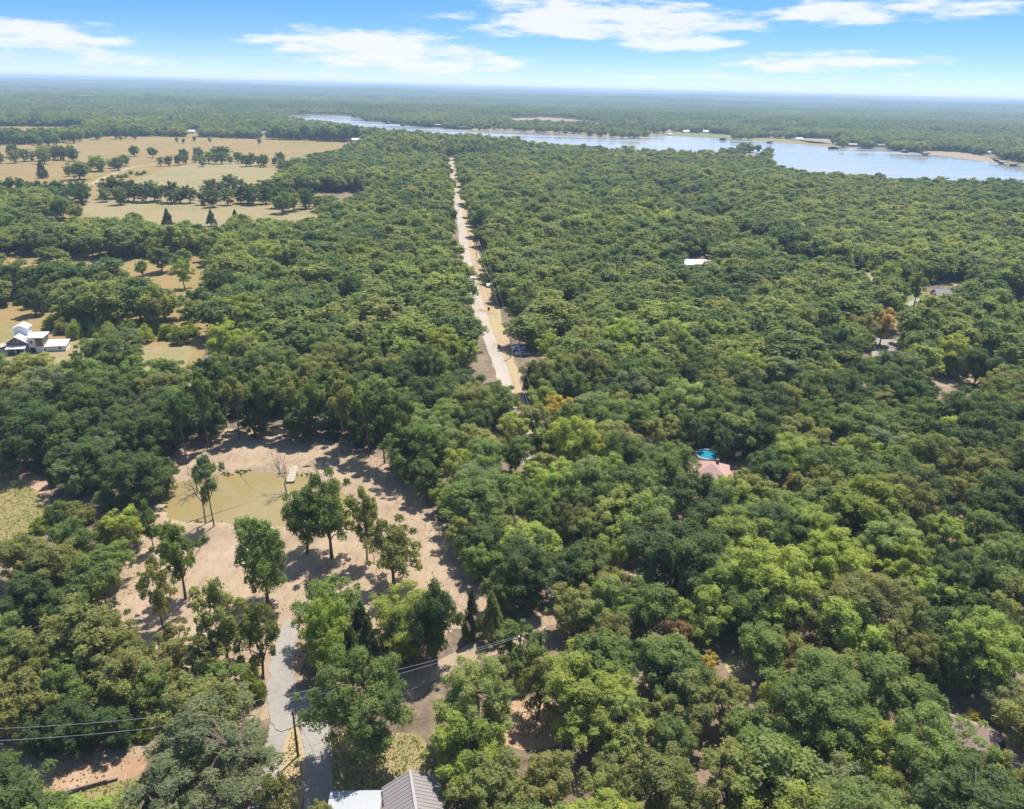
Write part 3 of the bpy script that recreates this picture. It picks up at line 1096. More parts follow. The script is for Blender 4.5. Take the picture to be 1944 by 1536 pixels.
# in and round the cleared lot
for a_ in [(508, 1146, 968, 118, 'mid', 'oak'), (630, 1060, 882, 118, 'mid', 'open'), (583, 1052, 925, 92, 'dark', 'oak'), (697, 1070, 915, 66, 'olive', 'open'),
           (748, 1116, 978, 124, 'olive', 'open'), (353, 1138, 975, 92, 'mid', 'open'), (408, 1006, 868, 66, 'grey', 'slender'), (293, 1048, 945, 46, 'mid', 'open'),
           (310, 1192, 1045, 66, 'olive', 'open'), (432, 1272, 1085, 120, 'olive', 'open'), (500, 1290, 1130, 90, 'olive', 'open'), (180, 1300, 1142, 190, 'olive', 'open'),
           (622, 1290, 1125, 112, 'lime', 'oak'), (828, 1262, 1095, 108, 'dark', 'oak'), (896, 1212, 1112, 46, 'cedar', 'cedar'), (932, 1214, 1118, 62, 'olive', 'cedar'),
           (700, 1262, 1165, 60, 'cedar', 'cedar'), (745, 1265, 1170, 56, 'olive', 'cedar'), (668, 1262, 1170, 60, 'dark', 'shrub'),
           (345, 1310, 1215, 110, 'olive', 'open'), (250, 1345, 1230, 140, 'olive', 'open'), (690, 1436, 1238, 225, 'mid', 'oak'),
           (1020, 1365, 1240, 90, 'olive', 'open'), (430, 1335, 1240, 110, 'mid', 'open'), (480, 1330, 1250, 70, 'lime', 'shrub')]:
    base_at(*a_)
base_at(545, 937, 848, 66, 'grey', 'bare')
base_at(391, 1000, 866, 78, 'grey', 'bare')
base_at(375, 935, 872, 60, 'rust', 'bare')
base_at(350, 1075, 1015, 60, 'grey', 'bare')
base_at(600, 920, 870, 40, 'rust', 'bare')
# tall bare-stemmed trees along the far side of the lot
for i_, (bx, by, ty, w, tt) in enumerate([(395, 852, 705, 60, 'mid'), (455, 835, 715, 62, 'olive'), (505, 826, 712, 70, 'mid'), (556, 828, 716, 64, 'olive'), (598, 836, 722, 60, 'mid'),
                                     (650, 862, 722, 72, 'olive'), (700, 868, 735, 66, 'mid'), (730, 880, 742, 70, 'dark'), (355, 880, 745, 62, 'dark'), (475, 812, 700, 60, 'dark'), (620, 815, 700, 66, 'dark'),
                                     (675, 838, 715, 70, 'mid'), (540, 805, 690, 66, 'mid'), (430, 812, 690, 60, 'dark'), (765, 890, 745, 64, 'mid'), (585, 795, 690, 62, 'olive'), (650, 815, 700, 60, 'olive')]):
    base_at(bx, by, ty, w, tt, 'slender')
for a_ in [(570, 790, 90, 'dark'), (480, 785, 80, 'dark'), (690, 800, 90, 'dark'), (395, 790, 80, 'dark'), (630, 785, 80, 'dark')]:
    crown_at(*a_, kind='elm')
# wood edge right of the lot
for a_ in [(800, 800, 90, 'mid'), (860, 790, 90, 'mid'), (905, 800, 80, 'dark'), (770, 850, 70, 'dark'), (825, 865, 70, 'dark'), (870, 880, 90, 'lime'), (920, 870, 90, 'mid'), (845, 935, 70, 'lime'),
           (900, 945, 80, 'lime'), (950, 930, 80, 'mid'), (880, 1010, 80, 'olive'), (935, 1005, 80, 'mid'), (910, 1060, 80, 'pale'), (965, 1060, 80, 'mid'), (960, 1000, 60, 'olive'), (955, 1120, 80, 'mid')]:
    crown_at(*a_, kind='elm' if a_[3] in ('lime', 'pale') else 'oak')
# near trees at the bottom
crown_at(395, 1440, 330, 'grey', 'spread')
crown_at(905, 1322, 205, 'pale', 'elm'); crown_at(888, 1420, 175, 'lime', 'elm'); crown_at(520, 1505, 110, 'olive', 'open'); crown_at(300, 1520, 120, 'grey', 'elm')
crown_at(606, 1548, 60, 'olive', 'oak', h=5); crown_at(1180, 1372, 150, 'pale', 'elm'); crown_at(985, 1225, 120, 'mid', 'elm')
crown_at(930, 1490, 150, 'olive', 'oak'); crown_at(1040, 1475, 130, 'olive', 'oak'); crown_at(1160, 1490, 140, 'olive', 'elm')
crown_at(85, 1520, 90, 'lime', 'shrub'); crown_at(8, 1455, 66, 'mid', 'elm'); crown_at(30, 1235, 100, 'dark', 'oak'); crown_at(45, 1330, 140, 'olive', 'elm')
base_at(78, 1265, 1192, 38, 'cedar', 'cedar'); crown_at(130, 1375, 110, 'dark', 'oak'); crown_at(215, 1370, 90, 'dark', 'elm'); crown_at(60, 1395, 80, 'dark', 'elm'); crown_at(275, 1370, 70, 'lime', 'shrub')
# left side
for a_ in [(60, 720, 150, 'olive'), (145, 745, 110, 'dark'), (55, 815, 150, 'dark'), (130, 820, 110, 'dark'), (215, 770, 100, 'dark'), (290, 790, 80, 'dark'), (10, 870, 60, 'dark'), (340, 760, 80, 'mid'), (300, 900, 80, 'dark'), (265, 890, 60, 'dark'),
           (40, 1050, 110, 'olive'), (120, 1060, 80, 'olive'), (170, 1090, 110, 'mid'), (60, 1120, 110, 'dark'), (120, 1150, 90, 'dark'), (215, 1060, 80, 'mid'), (20, 1160, 80, 'dark'), (260, 730, 70, 'mid'), (200, 1010, 60, 'olive')]:
    crown_at(*a_, kind='oak')
for a_ in [(135, 900, 88, 'grey', 'elm'), (215, 850, 100, 'grey', 'elm'), (235, 995, 92, 'lime', 'elm'), (110, 965, 80, 'mid', 'shrub'), (150, 965, 70, 'olive', 'shrub'), (75, 990, 50, 'lime', 'shrub'), (200, 940, 60, 'grey', 'shrub'),
           (240, 645, 76, 'grey', 'elm'), (190, 665, 66, 'lime', 'shrub'), (250, 700, 66, 'mid', 'elm'), (300, 690, 50, 'lime', 'shrub'), (320, 720, 45, 'olive', 'shrub'), (210, 720, 60, 'dark', 'elm'),
           (462, 590, 96, 'lime', 'elm'), (425, 640, 90, 'lime', 'elm'), (470, 650, 80, 'lime', 'elm'), (165, 527, 104, 'dark', 'oak'), (100, 545, 70, 'olive', 'oak'), (32, 520, 90, 'dark', 'elm'), (60, 565, 60, 'dark', 'elm'),
           (232, 540, 62, 'olive', 'elm'), (262, 565, 50, 'olive', 'elm'), (345, 510, 50, 'light', 'open'), (302, 488, 52, 'dark', 'oak'), (268, 506, 26, 'mid', 'oak'), (345, 490, 44, 'mid', 'oak'), (300, 570, 44, 'mid', 'elm'),
           (360, 590, 36, 'olive', 'elm'), (420, 540, 86, 'dark', 'oak'), (380, 565, 60, 'dark', 'oak'), (455, 490, 70, 'light', 'elm'), (505, 480, 80, 'light', 'elm'), (395, 480, 40, 'mid', 'oak'), (600, 610, 60, 'mid', 'oak')]:
    crown_at(*a_)
for i_ in range(13):
    crown_at(96 + i_ * 22, 606 + (i_ % 3) * 5 + i_ * 1.2, 46, ['lime', 'olive', 'lime', 'mid'][i_ % 4], 'shrub', h=5.2 + (i_ % 3))
for a_ in [(505, 640, 36, 'cedar', 'cedar'), (820, 585, 40, 'cedar', 'cedar'), (775, 592, 36, 'cedar', 'cedar'), (655, 640, 38, 'cedar', 'cedar'), (570, 640, 34, 'cedar', 'cedar'), (790, 625, 36, 'cedar', 'cedar'), (685, 655, 34, 'cedar', 'cedar'),
           (317, 412, 32, 'cedar', 'cedar'), (400, 410, 25, 'cedar', 'cedar'), (446, 408, 21, 'cedar', 'cedar'), (77, 317, 26, 'cedar', 'cedar'), (742, 470, 14, 'cedar', 'cedar'), (1112, 510, 16, 'cedar', 'cedar'), (865, 695, 36, 'cedar', 'cedar'),
           (1112, 740, 34, 'cedar', 'cedar'), (1795, 495, 16, 'cedar', 'cedar'), (1840, 1470, 90, 'olive', 'cedar')]:
    crown_at(*a_)
crown_at(715, 600, 62, 'dark', 'elm'); crown_at(600, 655, 100, 'mid', 'elm'); crown_at(720, 655, 70, 'mid', 'elm'); crown_at(845, 650, 88, 'lime', 'elm'); crown_at(800, 680, 70, 'lime', 'elm'); crown_at(885, 665, 62, 'pale', 'elm')
crown_at(780, 368, 42, 'gold', 'oak'); crown_at(1175, 470, 34, 'rust', 'oak'); crown_at(1272, 475, 34, 'rust', 'oak')
# hedgerow and single trees of the pastures
for a_ in [(25, 352, 62, 'dark'), (70, 360, 50, 'mid'), (105, 357, 50, 'dark'), (150, 358, 52, 'dark'), (215, 352, 60, 'dark'), (250, 358, 48, 'dark'), (290, 358, 46, 'mid'), (322, 360, 46, 'dark'), (358, 365, 36, 'dark'),
           (405, 356, 52, 'dark'), (440, 346, 54, 'dark'), (470, 362, 44, 'dark'), (505, 355, 46, 'dark'), (535, 380, 46, 'mid'), (555, 380, 36, 'light'), (580, 372, 44, 'dark'), (560, 318, 52, 'dark'), (595, 318, 52, 'dark'),
           (253, 284, 22, 'dark'), (288, 287, 21, 'dark'), (184, 306, 44, 'light'), (147, 320, 52, 'mid'), (216, 307, 20, 'mid'), (236, 301, 24, 'mid'), (348, 290, 22, 'dark'), (376, 288, 26, 'dark'), (420, 287, 44, 'dark'),
           (395, 296, 24, 'light'), (450, 295, 20, 'mid'), (475, 300, 28, 'mid'), (500, 302, 26, 'mid'), (532, 296, 22, 'dark'), (48, 257, 26, 'dark'), (22, 282, 30, 'mid'), (80, 288, 34, 'mid'), (112, 286, 32, 'mid'), (132, 283, 22, 'mid'),
           (70, 265, 18, 'dark'), (105, 258, 20, 'mid'), (125, 256, 24, 'dark'), (190, 246, 24, 'mid'), (492, 267, 10, 'mid'), (335, 264, 9, 'mid'), (348, 266, 9, 'mid'), (369, 262, 10, 'mid'), (398, 264, 9, 'mid'), (229, 261, 8, 'mid'),
           (603, 264, 9, 'mid'), (668, 272, 10, 'mid')]:
    crown_at(*a_, kind='oak' if a_[2] > 12 else 'elm', h=None if a_[2] > 30 else None)
def hedge(pts, w, step, tints, kind='elm'):
    L = smooth_line([np.array(p, float) for p in pts], 8)
    seg = np.r_[0, np.cumsum(np.linalg.norm(np.diff(L, axis=0), axis=1))]
    for k, q in enumerate(np.arange(0, seg[-1], step)):
        x, y = np.interp(q, seg, L[:, 0]), np.interp(q, seg, L[:, 1])
        ww = w * rng.uniform(.75, 1.25)
        crown_at(x + rng.normal(0, step * .15), y + rng.normal(0, 2), ww, tints[rng.integers(len(tints))], kind)


hedge([(0, 366), (60, 366), (130, 368), (175, 366)], 36, 26, ['dark', 'mid'])
hedge([(200, 365), (300, 368), (345, 368)], 30, 24, ['dark', 'dark', 'mid'])
hedge([(385, 368), (450, 366), (520, 368), (590, 370)], 36, 24, ['dark', 'dark', 'mid'])
hedge([(0, 296), (60, 292), (140, 288)], 26, 20, ['mid', 'dark', 'olive'])
hedge([(75, 268), (130, 258), (190, 250), (260, 254)], 22, 15, ['dark', 'mid'])
hedge([(300, 300), (360, 300), (440, 300), (530, 306), (560, 308)], 20, 17, ['mid', 'olive', 'dark'])
hedge([(205, 338), (240, 330), (280, 322)], 12, 9, ['olive', 'mid'], 'shrub')
hedge([(130, 322), (170, 312), (230, 306)], 24, 20, ['mid', 'light', 'dark'])
hedge([(560, 325), (620, 318), (640, 300)], 36, 24, ['dark', 'mid'])
for a_ in [(118, 1300, 1168, 120, 'olive'), (222, 1262, 1150, 110, 'olive'), (262, 1300, 1185, 90, 'olive'), (140, 1372, 1252, 110, 'mid'), (335, 1270, 1180, 80, 'olive'), (400, 1300, 1190, 90, 'olive'), (300, 1360, 1260, 90, 'mid'), (90, 1350, 1240, 90, 'olive')]:
    base_at(*a_, 'open')
for a_ in [(105, 1392, 70, 'dark'), (165, 1392, 70, 'mid'), (225, 1392, 66, 'dark'), (330, 1352, 70, 'dark'), (480, 1308, 50, 'mid')]:
    crown_at(*a_, 'shrub')
# right of the road
for a_ in [(1110, 1070, 125, 'mid', 'elm'), (1150, 1110, 90, 'olive', 'oak'), (1290, 1040, 225, 'dark', 'oak'), (1062, 920, 125, 'light', 'elm'), (1142, 895, 105, 'light', 'elm'), (1160, 955, 120, 'pale', 'elm'), (1110, 1000, 110, 'olive', 'elm'),
           (1085, 830, 130, 'lime', 'elm'), (1062, 775, 80, 'gold', 'elm'), (1180, 840, 90, 'olive', 'oak'), (1215, 790, 90, 'mid', 'oak'), (1255, 900, 110, 'mid', 'oak'), (1300, 810, 90, 'dark', 'oak'), (1370, 770, 100, 'mid', 'oak'), (1440, 800, 110, 'dark', 'oak'),
           (1385, 835, 70, 'dark', 'oak'), (1530, 1005, 140, 'light', 'elm'), (1472, 1075, 82, 'lime', 'elm'), (1420, 930, 100, 'olive', 'oak'), (1330, 955, 160, 'dark', 'oak'), (1475, 950, 90, 'pale', 'elm'), (1650, 905, 110, 'dark', 'oak'),
           (1692, 1005, 92, 'olive', 'elm'), (1795, 1015, 110, 'light', 'elm'), (1860, 1000, 100, 'mid', 'oak'), (1730, 1070, 120, 'lime', 'elm'), (1832, 815, 100, 'lime', 'elm'), (1775, 835, 60, 'olive', 'shrub'), (1768, 790, 46, 'tan', 'shrub'), (1880, 770, 100, 'mid', 'oak'), (1910, 865, 90, 'dark', 'elm'),
           (1735, 790, 100, 'mid', 'oak'), (1640, 790, 100, 'mid', 'oak'), (1550, 800, 110, 'mid', 'oak'), (1500, 850, 80, 'mid', 'oak'), (1600, 880, 90, 'mid', 'oak'), (1700, 880, 100, 'mid', 'oak'), (1760, 920, 100, 'olive', 'oak'), (1845, 940, 100, 'olive', 'elm'),
           (1560, 920, 110, 'olive', 'oak'), (1330, 1160, 130, 'light', 'elm'), (1230, 1150, 130, 'mid', 'oak'), (1160, 1200, 100, 'olive', 'oak'), (1420, 1160, 120, 'mid', 'oak'), (1510, 1160, 120, 'olive', 'oak'), (1140, 1240, 80, 'olive', 'elm'),
           (1300, 1330, 140, 'olive', 'elm'), (1340, 1265, 60, 'gold', 'elm'), (1380, 1330, 110, 'olive', 'elm'), (1450, 1225, 110, 'mid', 'oak'), (1500, 1235, 90, 'olive', 'oak'), (1620, 1190, 140, 'light', 'oak'), (1560, 1310, 140, 'mid', 'oak'), (1660, 1300, 160, 'mid', 'oak'), (1740, 1330, 120, 'mid', 'oak'),
           (1800, 1200, 140, 'dark', 'oak'), (1890, 1180, 120, 'dark', 'oak'), (1915, 1330, 100, 'grey', 'elm'), (1640, 1430, 180, 'lime', 'elm'), (1590, 1500, 170, 'grey', 'elm'), (1850, 1358, 48, 'gold', 'shrub'), (1815, 1412, 44, 'lime', 'shrub'), (1440, 1390, 150, 'mid', 'oak'), (1390, 1480, 180, 'olive', 'elm'),
           (1260, 1480, 160, 'olive', 'oak'), (1700, 1510, 130, 'olive', 'elm'), (1780, 1400, 80, 'dark', 'oak'), (1900, 1500, 120, 'lime', 'elm'), (1280, 1400, 100, 'mid', 'oak'), (1240, 950, 40, 'rust', 'cedar'), (1245, 845, 60, 'rust', 'bare'), (1440, 760, 40, 'rust', 'bare'), (1330, 690, 90, 'mid', 'oak'), (1410, 690, 90, 'light', 'oak'),
           (1120, 700, 110, 'olive', 'oak'), (1050, 660, 80, 'lime', 'elm'), (1060, 700, 90, 'olive', 'oak'), (1180, 640, 100, 'light', 'elm'), (1270, 640, 100, 'light', 'elm'), (1530, 610, 100, 'olive', 'oak'), (1590, 660, 110, 'dark', 'oak'), (1560, 740, 100, 'mid', 'oak'), (1640, 620, 70, 'olive', 'oak'), (1680, 610, 60, 'tan', 'open'),
           (1740, 640, 80, 'mid', 'oak'), (1720, 700, 100, 'grey', 'elm'), (1810, 665, 90, 'lime', 'elm'), (1860, 690, 80, 'dark', 'oak'), (1890, 630, 80, 'mid', 'oak'), (1930, 640, 70, 'mid', 'oak'), (1780, 610, 80, 'mid', 'oak'), (1840, 605, 70, 'mid', 'oak'), (1925, 720, 80, 'grey', 'elm'), (1880, 545, 80, 'dark', 'oak'), (1850, 565, 50, 'dark', 'oak'),
           (1745, 540, 56, 'olive', 'open'), (1790, 580, 26, 'grey', 'elm'), (1680, 540, 60, 'mid', 'oak'), (1605, 520, 56, 'mid', 'oak'), (1400, 530, 50, 'gold', 'oak'), (1350, 545, 50, 'olive', 'oak'), (1450, 545, 50, 'rust', 'oak'), (930, 520, 32, 'lime', 'elm'), (1000, 540, 60, 'pale', 'elm'), (985, 580, 60, 'mid', 'elm')]:
    crown_at(*a_)

# the lane below the road bend runs under closed crowns
_L = ROAD_L[np.hypot(ROAD_L[:, 0], ROAD_L[:, 1]) < 178]
_seg = np.r_[0, np.cumsum(np.linalg.norm(np.diff(_L, axis=0), axis=1))]
for k_, q_ in enumerate(np.arange(1.5, _seg[-1], 6.2)):
    c2 = np.array([np.interp(q_, _seg, _L[:, 0]), np.interp(q_, _seg, _L[:, 1])])
    c2 = c2 + np.array([(3.2 if k_ % 2 else -3.0) + rng.normal(0, .5), rng.normal(0, .6)])
    TREES.append(dict(x=c2[0], y=c2[1], d=rng.uniform(8.5, 11.5), h=rng.uniform(8.5, 11), kind='oak' if k_ % 3 else 'elm', tint=['mid', 'olive', 'light', 'dark'][k_ % 4], fixed=True))

# ---- where fill trees may not stand
OPEN = [poly(q) for q in ([(-600, 238), (165, 241), (165, 253), (60, 264), (-600, 272)],
    [(-600, 282), (60, 275), (200, 258), (400, 261), (690, 271), (690, 294), (620, 312), (545, 335), (540, 352), (520, 374), (300, 376), (0, 378), (-600, 400)],
    [(60, 386), (180, 379), (400, 383), (606, 388), (606, 420), (530, 432), (455, 448), (330, 454), (280, 446), (220, 426), (70, 402)],
    [(120, 488), (280, 490), (402, 487), (402, 545), (345, 577), (280, 572), (230, 524), (130, 512)], [(-200, 488), (60, 490), (112, 505), (60, 514), (-200, 520)],
    [(-300, 588), (90, 584), (90, 622), (240, 640), (330, 648), (380, 615), (420, 600), (414, 640), (350, 712), (290, 725), (200, 672), (130, 694), (60, 704), (-300, 720)])]
NOTREE = [CLEAR, PASTURE2, DIRTBANK] + OPEN
YARDS = [poly(q) for q in ([(500, 1345), (640, 1350), (840, 1400), (880, 1560), (900, 1760), (420, 1760), (480, 1560)], [(1290, 850), (1370, 850), (1400, 880), (1385, 915), (1300, 915)], [(1645, 635), (1712, 635), (1712, 690), (1645, 690)],
                           [(1705, 538), (1760, 540), (1830, 535), (1840, 585), (1760, 590), (1705, 600)], [(1270, 490), (1362, 488), (1366, 512), (1270, 514)], [(1800, 1385), (1890, 1390), (1960, 1430), (1960, 1470), (1880, 1450), (1800, 1425)],
                           [(1625, 1035), (1655, 1035), (1662, 1085), (1630, 1085)], [(995, 1345), (1055, 1345), (1055, 1400), (990, 1400)], [(20, 1425), (260, 1405), (300, 1500), (110, 1520), (0, 1500)],
                           [(1085, 1255), (1108, 1255), (1108, 1285), (1085, 1285)], [(1900, 570), (1990, 570), (1990, 605), (1900, 600)], [(1615, 520), (1655, 515), (1655, 545), (1615, 545)],
                           [(1785, 690), (1850, 700), (1880, 740), (1800, 745)], [(965, 655), (995, 655), (998, 675), (965, 675)], [(0, 600), (130, 600), (130, 690), (0, 690)])]
CORR = np.array([at(*p)[:2] for p in ((1215, 352), (1300, 395), (1400, 450), (1500, 510), (1560, 545))])
FIX = np.array([(t['x'], t['y'], t['d']) for t in TREES])


def allowed(P, pad=2.6, fixed=True):
    ok = np.ones(len(P), bool)
    for pg in NOTREE + YARDS + [GREENFIELD]:
        ok &= ~inside(P, pg)
    ok &= ~(inside(P, SHORE) & (rng.random(len(P)) > .25))
    for pg in [LAKE, SHORE2, POINT] + SHORE3 + FARFIELD:
        ok &= ~inside(P, pg)
    r = np.hypot(P[:, 0], P[:, 1])
    ok &= dist_line(P, ROAD_L) > np.where(r < 206, 1.9, np.where(r > 380, 7.0, 5.8))
    ok &= dist_line(P, np.array(VERGE)) > np.where(r < 206, 3.0, 4.6 + pad * .5)
    dc = dist_line(P, CROSS_L)
    ok &= dc > np.where(P[:, 0] > at(640, 1330)[0], 2.4, 2.2 + pad * .6)
    ok &= dist_line(P, CORR) > 8.0
    if fixed:
        for x, y, d in FIX:
            ok &= np.hypot(P[:, 0] - x, P[:, 1] - y) > .29 * d + 1.4
    return ok


FAR_PX = [(930, 240), (1053, 236), (1200, 249), (1302, 252), (1340, 252), (1272, 257), (1520, 236), (1517, 267), (1618, 278), (1672, 279), (1884, 293), (1622, 247), (676, 269), (506, 256), (366, 253), (31, 214), (830, 241), (880, 245)]
FARP = np.array([at(*p)[:2] for p in FAR_PX])


def clear_far(P):
    ok = np.ones(len(P), bool)
    for q in FARP:
        u = q / np.linalg.norm(q)
        al = P @ u - np.linalg.norm(q)
        la = np.abs(P @ np.array([-u[1], u[0]]) - 0)
        ok &= ~((al > -95) & (al < 12) & (la < 11))
    return ok


def grid(r0, r1, st, jit, amax=46):
    nx = int(2 * r1 / st)
    X, Y = np.meshgrid(np.arange(-nx // 2, nx // 2 + 1), np.arange(0, int(r1 / (st * .866)) + 1))
    P = np.c_[((X + .5 * (Y % 2)) * st).ravel(), (Y * st * .866).ravel()] + rng.normal(0, jit, (X.size, 2))
    r = np.hypot(P[:, 0], P[:, 1])
    a = np.degrees(np.arctan2(P[:, 0], P[:, 1]))
    return P[(r > r0) & (r < r1) & (np.abs(a) < amax)]


P1 = grid(46, 900, 8.0, 2.3)
P1 = P1[allowed(P1)]
# places the photograph shows open: no unplaced tree may hang in front of them
OPEN_PX = [(1318, 880, 1374, 898), (1326, 856, 1364, 876), (1386, 864, 1404, 886), (1300, 490, 1358, 506), (1708, 542, 1752, 598), (1772, 536, 1828, 574), (1622, 516, 1652, 534), (1920, 580, 1950, 604),
           (1656, 640, 1704, 680), (0, 612, 128, 670), (0, 586, 76, 600), (0, 488, 200, 508), (75, 380, 600, 414), (290, 415, 430, 432), (192, 485, 390, 520), (270, 512, 388, 556), (120, 632, 200, 650), (285, 636, 400, 656), (285, 656, 345, 690), (190, 348, 235, 372), (85, 588, 372, 645),  (0, 265, 690, 372), (780, 276, 858, 283), (625, 1455, 862, 1540), (1818, 1386, 1882, 1404), (1005, 1350, 1045, 1392), (1400, 1262, 1440, 1276),
           (1632, 1050, 1650, 1080), (974, 652, 1002, 682), (0, 908, 76, 1034), (30, 1425, 240, 1500), (120, 1490, 300, 1536), (500, 1190, 640, 1540), (888, 520, 935, 690), (854, 318, 864, 350), (858, 345, 874, 400), (866, 395, 884, 450), (874, 445, 892, 486), (1790, 705, 1850, 740), (1008, 850, 1022, 870), (750, 1300, 775, 1320)]
_px, _py, _dp = proj(np.c_[P1, np.full(len(P1), 6.2)])
_r = 5.4 * FPX / _dp
_ok = np.ones(len(P1), bool)
for x0, y0, x1, y1 in OPEN_PX:
    cx_, cy_ = np.clip(_px, x0, x1), np.clip(_py, y0, y1)
    tgt = np.linalg.norm(at((x0 + x1) / 2, y1)[:2])
    _ok &= ~((np.hypot(_px - cx_, _py - cy_) < _r * .72) & (np.hypot(P1[:, 0], P1[:, 1]) < tgt + 3))
P1 = P1[_ok]
r1 = np.hypot(P1[:, 0], P1[:, 1])
px1, py1, dp1 = proj(np.c_[P1, np.full(len(P1), 7.0)])
size1 = 9.0 * FPX / dp1
rp1 = 6.5 * FPX / dp1
inframe = (px1 > -rp1) & (px1 < IW + rp1) & (py1 > 0) & (py1 < IH + rp1)
keep_ = inframe | (r1 > 150)
P1, r1, px1, py1, dp1, size1, inframe = (q[keep_] for q in (P1, r1, px1, py1, dp1, size1, inframe))
NEAR = inframe & (r1 < 300)
order = np.argsort(-np.where(NEAR, size1, 0))
MAXFILL = 290
pick = np.zeros(len(P1), bool)
pick[order[:MAXFILL]] = True
pick &= NEAR
for p in P1[pick]:
    u = rng.random()
    d = float(np.clip(rng.lognormal(2.48, .28), 5.6, 18))
    wv = math.sin(p[0] * .031 + 1.3) + math.sin(p[1] * .027 - p[0] * .012)
    if u < .05:
        TREES.append(dict(x=p[0], y=p[1], d=rng.uniform(3.6, 5), h=rng.uniform(7, 10), kind='cedar', tint='cedar'))
        continue
    if u > .975:
        TREES.append(dict(x=p[0], y=p[1], d=rng.uniform(5, 8), h=rng.uniform(7, 10), kind='bare', tint='rust'))
        continue
    if u > .962:
        TREES.append(dict(x=p[0], y=p[1], d=rng.uniform(4.5, 6.5), h=rng.uniform(6, 8), kind='oak', tint='rust'))
        continue
    kind = 'oak' if u < .62 else 'elm' if u < .92 else 'open'
    q = rng.random() + .12 * wv
    tint = 'dark' if q < .28 else 'mid' if q < .58 else 'olive' if q < .76 else 'grey' if q < .82 else 'pale' if q < .9 else 'light' if q < .97 else 'lime'
    TREES.append(dict(x=p[0], y=p[1], d=d, h=float(np.clip(.5 * d + rng.uniform(3.6, 6.6), 5.5, 14.5)), kind=kind, tint=tint))
PM = P1[~pick]
# trees beyond: the far woods stand alone up to 1.9 km, then as canopy patches
P2 = grid(900, 1900, 9.0, 2.0, 44)
P2 = P2[allowed(P2, 3, False)]
PA = np.r_[PM, P2]
PA = PA[clear_far(PA)]
ra = np.hypot(PA[:, 0], PA[:, 1])
n_ = len(PA)
sx = np.clip(rng.lognormal(0, .26, n_), .55, 1.7) * np.where(ra > 900, 1.12, 1.16)
sz = np.clip(.5 + .45 * sx + rng.normal(0, .12, n_), .5, 1.35) * (.93 + .12 * np.sin(PA[:, 0] * .02 + 1) * np.sin(PA[:, 1] * .017))
tall = (PA[:, 0] < 0) & (ra > 900) & (ra < 1250)
sz[tall] *= 1.35
scatter('woodland', np.c_[PA, np.zeros(n_)], np.c_[sx, sx, sz], rng.uniform(0, 6.28, n_), MASS_COL, 7, 'broad green woodland stretching from the lots to the lake shores', 'woodland')

PF = []
for r0, r1_, st, sc in ((1880, 3400, 54, 1.0), (3400, 6500, 80, 1.6), (6500, GR - 150, 150, 3.0)):
    q = grid(r0, r1_, st, st * .06, 44)
    ok = np.ones(len(q), bool)
    for pg in FARFIELD + [LAKE, SHORE]:
        ok &= ~inside(q, pg)
    q = q[ok]
    PF.append(np.c_[q, np.full(len(q), sc)])
PF = np.concatenate(PF)
zf = terrain(PF[:, 0], PF[:, 1])
sc_ = PF[:, 2]
ridge = 1 + .35 * (np.sin(PF[:, 0] * .0011 + PF[:, 1] * .0031) > .55)
scatter('far_woodland', np.c_[PF[:, :2], zf - .3], np.c_[sc_, sc_, rng.uniform(.85, 1.2, len(PF)) * ridge * np.where(sc_ > 2, 1.3, 1.0)], rng.integers(0, 4, len(PF)) * math.pi / 2, FAR_COL, 4,
        'hazy far woodland running to the horizon beyond the lake', 'woodland')

# ------------------------------------------------------------------ named places used to tell the trees apart
MARKS = [('wooden dock in the pond', 556, 900), ("pond's left end", 330, 945), ('bare tree at the pond', 545, 880), ('utility pole in the drive fork', 565, 1390), ('ribbed grey metal roof', 790, 1500),
         ('pale flat shed roof', 680, 1515), ('brown roof at bottom right', 1850, 1400), ('white boat by the brown roof', 1873, 1402), ('round blue pool', 1342, 862), ('faded red roof', 1350, 897),
         ('white barn roof', 1320, 500), ('green lawn on the right', 1722, 560), ('grey-roofed house', 1800, 555), ('tan-roofed house', 1636, 525), ('white farmhouse', 60, 645), ('grassy patch at left edge', 30, 965),
         ('timber retaining wall', 180, 1495), ('gravel lot with trunks', 1680, 660), ('bare dirt bank', 1025, 1385), ('white van', 1093, 1262), ('nearer rubbish bin', 947, 658), ('farther rubbish bin', 928, 586),
         ('two parked cars', 985, 665), ('three cone-shaped cedars', 385, 412), ('blue tarp', 165, 1335), ('straw-coloured bush', 1768, 790), ('bright driveway', 535, 1260), ('bottom right corner', 1944, 1536), ('bottom centre edge', 1250, 1536),
         ('right edge at mid height', 1944, 900), ('lake point beach', 1430, 300), ('small yellow tree', 1340, 1265), ('bare red-dirt gap', 1640, 1040), ('far end of the road', 857, 325), ('road dip', 890, 490), ('shrub row', 230, 610)]
ORD = ['', 'second ', 'third ', 'fourth ', 'fifth ', 'sixth ', 'seventh ', 'eighth ', 'ninth ', 'tenth ', 'eleventh ', 'twelfth ', 'thirteenth ', 'fourteenth ', 'fifteenth ', 'sixteenth ', 'seventeenth ', 'eighteenth ', 'nineteenth ', 'twentieth ', 'twenty-first ', 'twenty-second ', 'twenty-third ', 'twenty-fourth ', 'twenty-fifth ']
NAME = {'oak': 'oak_tree', 'elm': 'broadleaf_tree', 'open': 'open_crowned_tree', 'slender': 'tall_stemmed_tree', 'cedar': 'cedar_tree', 'shrub': 'shrub', 'spread': 'spreading_tree', 'bare': 'bare_tree'}
KWORD = {'oak': 'oak', 'elm': 'fine-leaved tree', 'open': 'open-crowned tree', 'slender': 'long-stemmed tree', 'cedar': 'conical cedar', 'shrub': 'shrub', 'spread': 'wide spreading tree', 'bare': 'leafless tree'}
